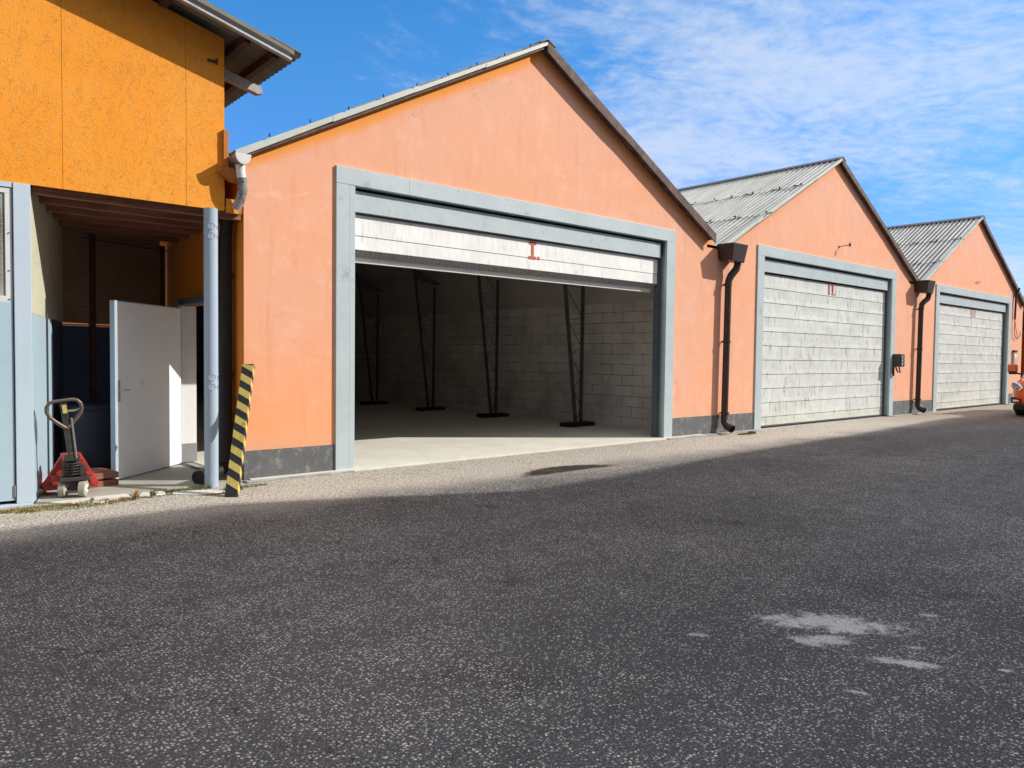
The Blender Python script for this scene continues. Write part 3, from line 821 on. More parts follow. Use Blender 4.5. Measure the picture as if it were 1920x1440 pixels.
MB().tube([(-.15, -.12, -.18), (-.12, -.16, -.32), (.02, -.18, -.34), (.08, -.12, -.19)], .022, 8).build('cable', 'rubber', t_, smooth=True)
MB().tube([(-.20, -.08, -.18), (-.2, -.08, -.45)], .03, 8).build('cable', 'rubber', t_, smooth=True)
t_ = thing('letter_box', 'small grey metal box on the wall right of the door marked III', 'letter box', (28.78, 0, 1.8))
MB().box((-.16, -.07, -.26), (.16, -.003, .26)).build('case', 'plate', t_, bev=.008)
MB().box((-.17, -.09, .20), (.17, -.003, .275)).build('hood', 'rust', t_)
MB().box((-.10, -.075, -.02), (.10, -.0705, .14)).build('label_plate', 'lipwhite', t_)
t_ = thing('loose_cable', 'black cables hanging down the wall right of the door marked III', 'cable', (28.5, 0, 4.3))
MB().tube([(.2, -.15, .15), (.1, -.07, -.1), (.08, -.06, -1.05)], .035, 8).build('conduit', 'rubber', t_, smooth=True)
MB().tube([(.08, -.07, -1.0), (0, -.07, -1.35), (.12, -.07, -1.68), (.38, -.08, -1.80), (.62, -.10, -1.66), (.55, -.12, -1.50)], .012, 6).build('cable', 'rubber', t_, smooth=True)
MB().tube([(.05, -.06, -1.0), (.16, -.08, -1.4), (.36, -.09, -1.72)], .010, 6).build('cable', 'rubber', t_, smooth=True)
MB().tube([(.1, -.09, .1), (-.1, -.06, -.05), (-.22, -.05, -.6)], .010, 6).build('cable', 'rubber', t_, smooth=True)

# ------------------------------------------------------------------ fourth building at the right edge
B4 = thing('end_building', 'shaded deep orange building just beyond the farthest garage at the right edge', 'building', (29.34, 1.2, 0))
MB().box((.01, 2.2, 0), (12, 2.5, 3.7)).build('wall', 'orangeshade', B4)
mb = MB(); corrugated(mb, (-.12, 3.70), (4.5, 4.5), -1.2, 14, pitch=.18); mb.build('roof', 'oldroof', B4, smooth=True)
MB().xz([(-.12, 3.60), (4.5, 4.4), (12, 3.4), (12, 3.3), (4.5, 4.3), (-.12, 3.50)], -1.15, 8).build('shade_canopy', 'rafter', B4)  # deep overhang added to keep the set-back wall in shade
MB().box((11.8, -1.0, 0), (12, 2.2, 3.3)).build('side_wall', 'orangeshade', B4)
mb = MB(); mb.tube([(-.1, -.5, 3.7), (.1, -.35, 3.3), (.12, -.1, 2.9), (.12, -.1, .1)], .06, 12); mb.build('downpipe', 'rust', B4, smooth=True)

# ------------------------------------------------------------------ building across the yard (throws the big shadow)
OB = thing('opposite_building', 'tall pale warehouse across the yard, facing the garages', 'building', (0, -14, 0))
mb = MB()
prof = [(-45, 0), (90, 0), (90, 13.4), (35, 13.28), (28, 12.72), (23.6, 12.5), (18.6, 12.05), (17.1, 12.0), (16.4, 12.9), (15.9, 13.42), (-45, 13.45)]
mb.xz(prof, -.0, -12)
mb.build('wall', plain('pale grey render', (.60, .56, .50), .9, .1, .6), OB)
for k in range(12):
    mb = MB(); mb.box((-30+k*8, .0, 2.5), (-27+k*8, .05, 4.0)); mb.build('window', 'carglass', OB)

# ------------------------------------------------------------------ porch building on the left
W = thing('workshop_building', 'two-storey orange strand-board workshop with an open porch at street level', 'workshop', (-3.5, 0, 0))
def L2(p): return (p[0]+3.5, p[1], p[2])
YF = -.10
# upper strand boards, real 4 mm joints; top follows the verge (slope .25)
def ztop(x): return 5.36-.25*(x+1.48)
xs = [-9.45, -8.2, -6.95, -5.70, -4.45, -3.20, -1.95, -1.51]
for a, b in zip(xs[:-1], xs[1:]):
    mb = MB(); mb.xz([(a+3.502, 3.315), (b+3.5-.002, 3.315), (b+3.5-.002, ztop(b)-.02), (a+3.502, ztop(a)-.02)], YF, YF+.022)
    mb.build('strand_board', 'osb', W)
mb = MB(); mb.box((-1.488+3.5, YF+.001, 3.30), (-1.335+3.5, YF+.023, 3.465)); mb.build('strand_board', 'osb', W)
mb = MB(); mb.box((-1.335+3.5, YF+.0, 3.30), (-1.30+3.5, YF+.12, 3.46)); mb.build('trim_block', 'trim', W)
mb = MB(); mb.xz([(-9.4+3.5, 3.38), (-1.50+3.5, 3.38), (-1.50+3.5, ztop(-1.5)-.04), (-9.4+3.5, ztop(-9.4)-.04)], YF+.025, 4.2)
mb.build('upper_wall', 'trim', W)
# right return strip visible beside the boards
# brown trims with the little slanting board by the corner
mb = MB(); mb.box((-1.535+3.5, -.145, 3.80), (-1.475+3.5, YF-.001, 4.27)); mb.build('corner_trim', 'trim', W, bev=.004)
mb = MB(); mb.xz([(-1.60+3.5, 3.83), (-1.60+3.5, 3.76), (-1.46+3.5, 3.66), (-1.36+3.5, 3.66), (-1.36+3.5, 3.78)], -.22, YF-.001); mb.build('corner_bracket', 'trim', W, bev=.004)
# slot with a bent clip
mb = MB(); mb.box((-1.71+3.5, YF-.004, 5.03), (-1.60+3.5, YF-.001, 5.07)); mb.box((-1.61+3.5, YF-.03, 5.02), (-1.595+3.5, YF-.001, 5.09)); mb.build('wall_clip', 'rafter', W)

# roof: verge at y=-.4 .. back, slope .25, low eave on the right
RF = D.objects.new('roof', None); COL.objects.link(RF); RF.parent = W
def zr_(x): return 5.27-.25*(x+.79)
mb = MB()
def sheet_x(mb, xa, xb, y0, y1, pitch=.13, amp=.02, th=.01, samples=8):
    # ribs run along x (down the slope), wave along y
    ny = int((y1-y0)/pitch*samples); vs = []; fs = []
    for j in range(ny+1):
        y = y0+(y1-y0)*j/ny; h = amp*math.cos(2*math.pi*(y-y0)/pitch)
        for x in (xa, xb):
            for tt in (th, 0): vs.append((x+3.5, y, zr_(x)+h+tt))
    for j in range(ny):
        a = 4*j; b = a+4
        fs += [(a, a+2, b+2, b), (a+1, b+1, b+3, a+3), (a, b, b+1, a+1), (a+2, a+3, b+3, b+2)]
    fs += [(0, 1, 3, 2), (4*ny, 4*ny+2, 4*ny+3, 4*ny+1)]
    mb.add(vs, fs)
sheet_x(mb, -9.5, -.72, -.46, 4.6); mb.build('roof_sheet', 'oldroof', RF, smooth=True)
mb = MB(); sheet_x(mb, -1.1, -.70, -.47, 4.6); o = mb.build('roof_sheet', 'oldroof', RF, smooth=True); o.location = (0, 0, .014)
# rafters run front to back (parallel to y) below the sheet
for x in (-.97, -1.32, -2.2, -3.0, -3.8):
    mb = MB(); z = zr_(x); mb.box((x-.04+3.5, -.34, z-.12), (x+.04+3.5, 4.4 if x > -1.45 else YF-.002, z-.022)); mb.build('rafter', 'rafter', RF, bev=.003)
# pale purlin end running out along x
mb = MB(); mb.prism([(-1.48+3.5, 0, 5.17), (-.90+3.5, 0, 5.03), (-.88+3.5, 0, 4.95), (-.94+3.5, 0, 4.93), (-1.48+3.5, 0, 5.06)], (0, .28, 0), (0, .38, 0)); mb.build('purlin', 'palebeam', RF, bev=.004)
# verge gutter: dark channel with bright lower lip and an upper timber
mb = MB(); xa, xb = -9.5, -.80
mb.prism([(xa+3.5, 0, zr_(xa)-.035), (xb+3.5, 0, zr_(xb)-.035), (xb+3.5, 0, zr_(xb)+.022), (xa+3.5, 0, zr_(xa)+.022)], (0, -.475, 0), (0, -.455, 0))
mb.build('verge_board', 'oldroof', RF)
mb = MB(); xb = -.86
mb.prism([(xa+3.5, 0, zr_(xa)-.095), (xb+3.5, 0, zr_(xb)-.095), (xb+3.5, 0, zr_(xb)-.032), (xa+3.5, 0, zr_(xa)-.032)], (0, -.49, 0), (0, -.44, 0))
mb.build('verge_channel', 'gutterblack', RF)
mb = MB(); xb = -.84
mb.prism([(xa+3.5, 0, zr_(xa)-.125), (xb+3.5, 0, zr_(xb)-.125), (xb+3.5, 0, zr_(xb)-.097), (xa+3.5, 0, zr_(xa)-.097)], (0, -.50, 0), (0, -.43, 0))
mb.build('channel_lip', 'silver', RF, bev=.003)

# porch: left partition from (-3.49,-.05) running back to (-2.78,2.4)
pl0 = Vector((-3.49, -.05, 0)); pl1 = Vector((-2.77, 2.42, 0)); dv = (pl1-pl0).normalized(); nv = Vector((dv.y, -dv.x, 0))
def plank(a, b, z0, z1, th, inset=0.):
    a = a+nv*inset; b = b+nv*inset
    p = [a, b, b-nv*th, a-nv*th]
    return MB().prism([(q.x+3.5, q.y, z0) for q in p], (0, 0, 0), (0, 0, z1-z0))
plank(pl0, pl1, 2.0, 3.30, .03).build('partition_panel', 'cream', W)
split = pl0+dv*1.42
plank(pl0, split, 0.02, 1.995, .03, .006).build('partition_panel', 'bluedoor', W)
plank(split+dv*.035, pl1, 0.02, 1.995, .03, -.012).build('partition_panel', 'navy', W)
plank(split+dv*.06, split+dv*.085, 0.02, 1.90, .02, .004).build('jamb_strip', 'bluepost', W)
# back wall
bk0 = Vector((-2.80, 2.42, 0)); bk1 = Vector((-1.24, 3.15, 0)); bd = (bk1-bk0).normalized(); bn = Vector((-bd.y, bd.x, 0))
def bwall(a, b, z0, z1, th=.04, pro=0.):
    p0 = bk0+bd*a-bn*pro; p1 = bk0+bd*b-bn*pro
    p = [p0, p1, p1+bn*th, p0+bn*th]
    return MB().prism([(q.x+3.5, q.y, z0) for q in p], (0, 0, 0), (0, 0, z1-z0))
BL = (bk1-bk0).length
bwall(0, .42, 2.0, 3.36).build('woven_panel', 'woven', W)
bwall(.50, BL-.12, 2.0, 3.36).build('woven_panel', 'woven', W)
bwall(0, BL, 0, 1.96, .04).build('lower_panel', 'navy', W)
bwall(.42, .50, 0, 3.25, .06, .03).build('mullion', 'rafter', W)
bwall(BL-.12, BL-.04, 2.0, 3.25, .06, .02).build('mullion', 'rafter', W)
bwall(0, BL, 1.965, 1.985, .03, .01).build('rail', 'steelblue', W)
bwall(.3, BL, 3.17, 3.185, .03, .02).build('rail', 'navy', W)
# soffit and joists: joists run left-right
mb = MB(); mb.add([L2((-3.75, -.07, 3.378)), L2((-1.30, -.07, 3.378)), L2((-1.246, 3.3, 3.378)), L2((-2.9, 3.3, 3.378)), L2((-3.75, -.07, 3.36)), L2((-1.30, -.07, 3.36)), L2((-1.246, 3.3, 3.36)), L2((-2.9, 3.3, 3.36))],
                 [(0, 1, 2, 3), (7, 6, 5, 4), (0, 4, 5, 1), (1, 5, 6, 2), (2, 6, 7, 3), (3, 7, 4, 0)])
mb.build('soffit', 'deck', W)
for k in range(6):
    y = .02+k*.50; xa = -3.47+.29*y
    mb = MB(); mb.box((xa+3.5, y, 3.25), (-1.26+3.5, y+.09, 3.358)); mb.build('joist', 'joist', W, bev=.003)
# front blue frame: post and door leaf with wired window, and what continues to the left
mb = MB(); mb.box((-3.645+3.5, -.12, .03), (-3.495+3.5, .0, 3.312)); mb.build('frame_post', 'bluepost', W, bev=.004)
mb = MB(); mb.box((-9.4+3.5, -.11, 3.26), (-3.648+3.5, -.02, 3.312)); mb.build('frame_head', 'bluepost', W)
mb = MB(); mb.box((-9.4+3.5, -.12, .0), (-3.50+3.5, .02, .03)); mb.build('sill', 'bluepost', W, bev=.004)
for k, xa in enumerate((-4.75, -5.85, -6.95, -8.05)):
    xb = xa+1.095
    ld = MB(); ld.box((xa+3.5, -.10, .065), (xb+3.5, -.06, 2.10)); leaf = ld.build('door_leaf', 'bluedoor', W, bev=.003)
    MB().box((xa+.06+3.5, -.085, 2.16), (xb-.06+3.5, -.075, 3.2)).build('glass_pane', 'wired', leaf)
    f_ = MB(); f_.box((xa+3.5, -.098, 2.10), (xb+3.5, -.06, 2.16)); f_.box((xa+3.5, -.098, 3.2), (xb+3.5, -.06, 3.255)); f_.box((xa+3.5, -.098, 2.16), (xa+.06+3.5, -.06, 3.2)); f_.box((xb-.06+3.5, -.098, 2.16), (xb+3.5, -.06, 3.2))
    f_.build('window_frame', 'zincclean', leaf, bev=.002)
    for z in (2.13, 2.42, 2.80): MB().cyl((xb-.025+3.5, -.099, z), (xb-.025+3.5, -.108, z), .008, 8).build('screw', 'steel', leaf)
    if k == 0:
        MB().cyl((xb-.003+3.5, -.105, .10), (xb-.003+3.5, -.105, .22), .011, 8).build('hinge', 'steel', leaf)
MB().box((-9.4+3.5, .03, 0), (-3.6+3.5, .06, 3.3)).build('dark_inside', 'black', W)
MB().box((-9.4+3.5, 3.2, 0), (-2.85+3.5, 3.26, 3.3)).build('rear_wall', 'navy', W)
MB().box((-9.44+3.5, -.08, 0), (-9.4+3.5, 4.2, 3.38)).build('side_wall', 'orangeshade', W)

# porch slab (setting)
mb = MB(); mb.xy([(-3.47, -.06), (-3.35, -.14), (-1.3, -.02), (-1.25, .0), (-1.245, 3.2), (-2.8, 2.6)], -.05, .022)
tag(mb.build('porch_floor', 'porchfloor', bev=.005), kind='structure')
rnd = random.Random(3)
mb = MB(); 
def shard(pts, z): mb.xy(pts, .0, z)
shard([(-3.36, -.16), (-2.98, -.07), (-2.62, -.10), (-2.60, -.34), (-2.95, -.45), (-3.2, -.36)], .020)
shard([(-2.57, -.10), (-2.20, -.12), (-2.28, -.36), (-2.58, -.33)], .016)
shard([(-2.15, -.16), (-1.72, -.40), (-1.62, -.55), (-1.95, -.62), (-2.2, -.38)], .012)
tag(mb.build('pavement', 'slab', bev=.006), kind='structure')

# white side door standing open
SD = thing('side_door', 'white side door standing open in the porch, sunlit near its hinges', 'door', (-1.44, 1.90, .035))
fx, fy = -2.52+1.44, .88-1.90; LD = math.hypot(fx, fy); SD.rotation_euler = (0, 0, math.atan2(fy, fx))
# local x runs from the hinge to the free edge; visible face is the +y local side
mb = MB(); mb.box((.012, .0, .0), (LD-.03, .040, 2.19)); mb.build('leaf', 'white', SD, bev=.003)
mb = MB(); mb.box((LD-.029, -.02, .0), (LD+.02, .044, 2.20)); mb.build('edge_channel', 'steelblue', SD, bev=.004)
mb = MB(); mb.box((.0, -.015, 2.192), (LD+.02, .045, 2.20)); mb.build('top_channel', 'steelblue', SD)
for s in (1, -1):
    mb = MB(); yb = .042 if s > 0 else -.001
    mb.box((LD-.075, min(yb, yb+s*.006), .96), (LD-.035, max(yb, yb+s*.006), 1.22))
    mb.tube([(LD-.055, yb, 1.10), (LD-.055, yb+s*.055, 1.10), (LD-.17, yb+s*.06, 1.10)], .011, 8)
    mb.build('door_handle', 'silver', SD, smooth=True)
DF = thing('door_frame', 'grey steel frame of the side doorway between post and white door', 'door frame', (-1.43, 0, .035))
mb = MB(); mb.box((0, 1.925, 0), (.035, 1.998, 2.24)); mb.build('jamb', 'steelblue', DF, bev=.003)
mb = MB(); mb.box((0, .43, 0), (.19, .50, 2.24)); mb.build('jamb', 'steelblue', DF, bev=.003)
mb = MB(); mb.box((0, .43, 2.243), (.19, 1.998, 2.33)); mb.build('head', 'track', DF, bev=.003)
mb = MB(); mb.box((-.005, .43, 0), (.03, 1.99, .012)); mb.build('threshold', 'track', DF)
# reveal of the doorway inside: white plaster stub with grey plinth
RV = garages[0]
MB().box((-1.394, 1.94, .30), (-1.186, 2.12, 2.27)).build('plaster_reveal', 'whiteplaster', RV)
MB().box((-1.39, 1.934, .035), (-1.182, 2.12, .298)).build('reveal_plinth', 'plinthgrey', RV)

# round steel post carrying the upper floor
SP = thing('steel_post', 'round pale blue steel post holding up the corner of the orange upper floor', 'post', (-1.685, -.13, 0))
MB().cyl((0, 0, .0), (0, 0, 3.312), .079, 40).build('shaft', 'steelblue', SP, smooth=True)
for z0 in (3.10, 1.32):
    for k, dz in enumerate((0, -.115)):
        for an in (-100, -20):
            a = R(an); c_ = Vector((math.cos(a)*.079, math.sin(a)*.079, z0+dz)); n_ = Vector((math.cos(a), math.sin(a), 0)); t2 = Vector((-n_.y, n_.x, 0))
            pts = [c_+(t2*math.cos(2*math.pi*q/18)+Vector((0, 0, 1))*math.sin(2*math.pi*q/18))*.038-n_*(.008*abs(math.cos(2*math.pi*q/18))) for q in range(18)]
            MB().tube(pts+[pts[0]], .006, 6).build('weld_ring', 'steelblue', SP, smooth=True)
# the garage's short left gutter with zinc end cap and elbow
GT = thing('gutter_elbow', 'stained zinc gutter end and elbow at the first garage\'s left eave', 'gutter', (-1.38, -.1, 3.9))
n = 14
half = [(-.095+.0, .07)]+[(.095*math.cos(math.pi+math.pi*k/n), .06+.115*math.sin(math.pi+math.pi*k/n)) for k in range(n+1)]+[(.095, .07)]
MB().xz(half, -.26, -.245).build('end_cap', 'zincclean', GT, bev=.003)
n2 = 10; mb = MB(); vs = []; 
arc = [(.092*math.cos(math.pi+math.pi*k/n2), .06+.11*math.sin(math.pi+math.pi*k/n2)) for k in range(n2+1)]
for y in (-.245, 3.0):
    for s in (1, .93): vs += [(x*s, y, .06+(z-.06)*s) for x, z in arc]
m1 = n2+1; fs = []
for k in range(n2):
    fs += [(k, k+1, 2*m1+k+1, 2*m1+k), (m1+k, 3*m1+k, 3*m1+k+1, m1+k+1), (k, m1+k, m1+k+1, k+1)]
mb.add(vs, fs); mb.build('trough', 'zinc', GT, smooth=True)
MB().tube([(.0, -.16, -.05), (.005, -.16, -.13), (.015, -.16, -.20)], [.055, .052, .055], 16).build('outlet', 'zincclean', GT, smooth=True)
MB().tube([(.012, -.16, -.18), (.03, -.155, -.26), (.035, -.13, -.36), (.02, -.10, -.46), (-.02, -.06, -.56)], [.054, .058, .056, .058, .052], 16).build('elbow', 'zinc', GT, smooth=True)
BP = thing('black_downpipe', 'tarry black pipe running down the shaded wall behind the striped guard', 'downpipe', (-1.36, .30, 0))
MB().tube([(.0, -.2, 3.5), (0, -.05, 3.2), (0, 0, 3.0), (0, 0, .22)], [.075, .075, .08, .085], 18).build('pipe', 'blackpipe', BP, smooth=True)
for z in (2.55, 1.3): MB().cyl((0, 0, z), (0, 0, z+.07), .095, 18).build('collar', 'blackpipe', BP, smooth=True)
MB().tube([(0, 0, .30), (-.02, -.02, .18), (-.16, -.12, .12), (-.42, -.30, .105)], [.085, .09, .088, .085], 18).build('shoe', 'blackpipe', BP, smooth=True)
MB().tube([(-.40, -.285, .107), (-.44, -.315, .105)], [.092, .092], 20, cap=False).build('rim', 'steel', BP, smooth=True)

# striped corner guard leaning at the corner
SG = thing('striped_guard', 'long black and yellow striped corner guard leaning against the garage corner', 'guard', (-1.80, -.87, .0))
v1 = Vector((-1.285+1.80, -.055+.87, 1.47)); Lg = v1.length
q = v1.to_track_quat('Z', 'Y')
hold = q.to_euler()
zz_ = v1.normalized(); vx_ = Vector((.76, -.65, 0)); vx_ = (vx_-zz_*vx_.dot(zz_)).normalized(); vy_ = zz_.cross(vx_)
RM = Matrix((vx_, vy_, zz_)).transposed()
SG.rotation_euler = RM.to_euler()
wF, wS = .138, .07
mb = MB()
mb.xy([(0, 0), (wF, 0), (wF, wS), (wF-.02, wS), (wF-.02, .02), (0, .02)], 0.0, Lg)
mb.build('guard_body', 'rubber', SG, bev=.002)
mb = MB(); nst = 9; pitch = Lg/nst
sl_ = .095
for k in range(nst):
    z0 = .075+k*pitch; z1 = z0+pitch*.50
    top = min(z1, Lg-.005)
    mb.add([(.004, -.0025, z0+sl_), (wF, -.0025, z0), (wF, -.0025, top), (.004, -.0025, min(top+sl_, Lg-.002)),
            (.004, -.0002, z0+sl_), (wF, -.0002, z0), (wF, -.0002, top), (.004, -.0002, min(top+sl_, Lg-.002))],
           [(0, 1, 2, 3), (7, 6, 5, 4), (0, 4, 5, 1), (1, 5, 6, 2), (2, 6, 7, 3), (3, 7, 4, 0)])
    mb.add([(wF+.0025, 0, z0), (wF+.0025, wS-.004, z0-.05), (wF+.0025, wS-.004, top-.05), (wF+.0025, 0, top),
            (wF+.0002, 0, z0), (wF+.0002, wS-.004, z0-.05), (wF+.0002, wS-.004, top-.05), (wF+.0002, 0, top)],
           [(0, 1, 2, 3), (7, 6, 5, 4), (0, 4, 5, 1), (1, 5, 6, 2), (2, 6, 7, 3), (3, 7, 4, 0)])
mb.build('stripes', 'yellow', SG)

# ------------------------------------------------------------------ hand pallet jack
PJ = thing('pallet_jack', 'red hand pallet jack with grey loop handle parked in the porch', 'pallet jack', (-3.11, .02, .022), R(-4))
for s in (-1, 1):
    c_ = Vector((s*.085, 0, .092)); ax_ = Vector((math.cos(R(-22)), math.sin(R(-22)), 0)); 
    base_ = Vector((0, 0, .092))+ax_*s*.098
    MB().tube([base_-ax_*.034, base_-ax_*.028, base_+ax_*.028, base_+ax_*.034], [.082, .092, .092, .082], 32).build('steer_wheel', 'nylon', PJ, smooth=True)
    MB().tube([base_+ax_*.0345, base_+ax_*.042], [.045, .03], 20).build('wheel_hub', 'lipwhite', PJ, smooth=True)
ax_ = Vector((math.cos(R(-22)), math.sin(R(-22)), 0))
MB().cyl(Vector((0, 0, .092))-ax_*.15, Vector((0, 0, .092))+ax_*.15, .015, 12).build('axle', 'grease', PJ)
mb = MB(); mb.box((-.035, -.035, .07), (.035, .035, .20)); mb.box((-.14, -.09, .185), (.15, .10, .225)); mb.cyl((0, .02, .22), (0, .02, .45), .045, 20)
mb.cyl((-.075, -.02, .23), (-.075, -.02, .40), .03, 14); mb.box((-.09, -.07, .40), (.06, .07, .455)); mb.box((.05, -.07, .24), (.10, .05, .36)); mb.cyl((.06, -.04, .30), (.13, -.04, .30), .022, 12)
mb.build('pump', 'grease', PJ, bev=.006)
# coil spring on the pump
pts = [(.0+.06*math.cos(a*.9), -.03+.06*math.sin(a*.9), .235+a*.0042) for a in range(0, 36)]
MB().tube(pts, .007, 6).build('spring', 'grease', PJ, smooth=True)
# tiller
tb = Vector((-.02, -.05, .43)); tt_ = Vector((-.10, -.10, 1.06)); 
MB().bar(tb, tt_+(tb-tt_)*.05, .062, .035, (0, 1, 0)).build('tiller', 'grease', PJ, bev=.005)
MB().cyl(tb+Vector((.045, -.02, 0)), tt_+(tb-tt_)*.30+Vector((.052, -.02, 0)), .011, 8).build('control_rod', 'steel', PJ, smooth=True)
axu = (tt_-tb).normalized(); axr = Vector((1, 0, 0)); axr = (axr-axu*axr.dot(axu)).normalized()
loop = [(-.0, -.34), (-.05, -.30), (-.12, -.235), (-.17, -.18), (-.195, -.12), (-.19, -.06), (-.155, -.015), (-.10, 0), (0, .0), (.10, 0), (.155, -.015), (.19, -.06), (.195, -.12), (.17, -.18), (.12, -.235), (.05, -.30), (0, -.34)]
lp = [tt_+axr*a*.84+axu*b*.9+Vector((0, -.01, 0)) for a, b in loop]
MB().tube(lp, .019, 12).build('handle_loop', 'handle', PJ, smooth=True)
MB().tube([tt_+axu*-.12+axr*.02, tt_+axu*-.125+axr*.09, tt_+axu*-.11+axr*.16], [.014, .012, .008], 8).build('release_lever', 'steel', PJ, smooth=True)
MB().bar(tt_+axu*-.05+Vector((0, -.028, 0)), tt_+axu*-.14+Vector((0, -.028, 0)), .042, .012, (0, 1, 0)).build('warning_plate', 'yellow', PJ, bev=.003)
# red frame: inverted V in front of the fork heel
mb = MB()
mb.bar((.06, .16, .43), (.245, .22, .09), .075, .06, (0, 1, 0)); mb.bar((-.06, .16, .43), (-.245, .22, .09), .075, .06, (0, 1, 0))
mb.box((-.095, .12, .385), (.095, .24, .46)); mb.box((-.265, .19, .06), (.265, .25, .115))
mb.box((-.20, .05, .17), (-.13, .20, .235)); mb.box((.13, .04, .17), (.21, .20, .24))
mb.xz([(-.24, .12), (.24, .12), (.05, .40), (-.05, .40)], .222, .232)
mb.build('frame', 'red', PJ, bev=.006)
for s in (-1, 1):
    mb = MB(); mb.box((s*.19-.08, .25, .065), (s*.19+.08, 1.30, .115)); mb.prism([(s*.19-.08, 1.30, .115), (s*.19-.08, 1.42, .08), (s*.19-.08, 1.42, .065), (s*.19-.08, 1.30, .065)], (0, 0, 0), (.16, 0, 0))
    mb.build('fork', 'red', PJ, bev=.006)
    MB().cyl((s*.19-.05, 1.2, .040), (s*.19+.05, 1.2, .040), .038, 16).build('load_roller', 'nylon', PJ)

# dark bin in the gloom with sacks lid, and a reddish crate
BN = thing('waste_barrel', 'dark plastic barrel standing in the gloom behind the pallet jack', 'barrel', (-2.66, 1.55, .022))
MB().tube([(0, 0, 0), (0, 0, .05), (0, 0, .42), (0, 0, .82), (0, 0, .86)], [.27, .285, .31, .30, .29], 28).build('drum', 'bin', BN, smooth=True)
MB().tube([(0, 0, .86), (0, 0, .90), (0, 0, .93)], [.32, .32, .26], 28).build('lid', 'bin', BN, smooth=True)
CR = thing('wooden_crate', 'low reddish wooden crate on the porch floor behind the pallet jack', 'crate', (-2.78, .75, .022), R(10))
for z in (0, .09):
    MB().box((-.2, -.25, z), (.2, .25, z+.07)).build('slat', 'pallet', CR, bev=.004)

# ------------------------------------------------------------------ van at the right edge
VN = thing('van', 'metallic orange van parked beyond the garages, cut by the right edge', 'van', (20.90, -3.06, 0))
def vsec(x, hw, zb, zt, n=20, pw=4.5):
    pts = []
    for k in range(n):
        a = 2*math.pi*(k+.5)/n; c_, s_ = math.cos(a), math.sin(a)
        yy = hw*math.copysign(abs(c_)**(2/pw), c_); zz2 = (zb+zt)/2+(zt-zb)/2*math.copysign(abs(s_)**(2/pw), s_)
        if zz2 > 1.05: yy *= 1-.13*(zz2-1.05)/1.0
        pts.append((x, yy, zz2))
    return pts
secs = [(-.02, .55, .38, .78), (.03, .74, .30, .92), (.12, .88, .26, 1.02), (.30, .97, .24, 1.10), (.75, 1.0, .24, 1.20), (1.05, 1.0, .24, 1.30), (1.5, 1.0, .24, 1.68), (1.95, 1.0, .24, 1.98), (2.3, 1.0, .24, 2.06), (3.2, 1.0, .24, 2.08), (4.6, 1.0, .24, 2.06), (4.95, .98, .27, 2.02), (5.0, .92, .35, 1.9)]
mb = MB(); n = 20; vs = []; fs = []
for s_ in secs: vs += vsec(*s_)
for k in range(len(secs)-1):
    for j in range(n): fs.append((k*n+j, k*n+(j+1) % n, (k+1)*n+(j+1) % n, (k+1)*n+j))
fs += [tuple(range(n))[::-1], tuple(range((len(secs)-1)*n, len(secs)*n))]
mb.add(vs, fs); body = mb.build('body', 'carpaint', VN, smooth=True)
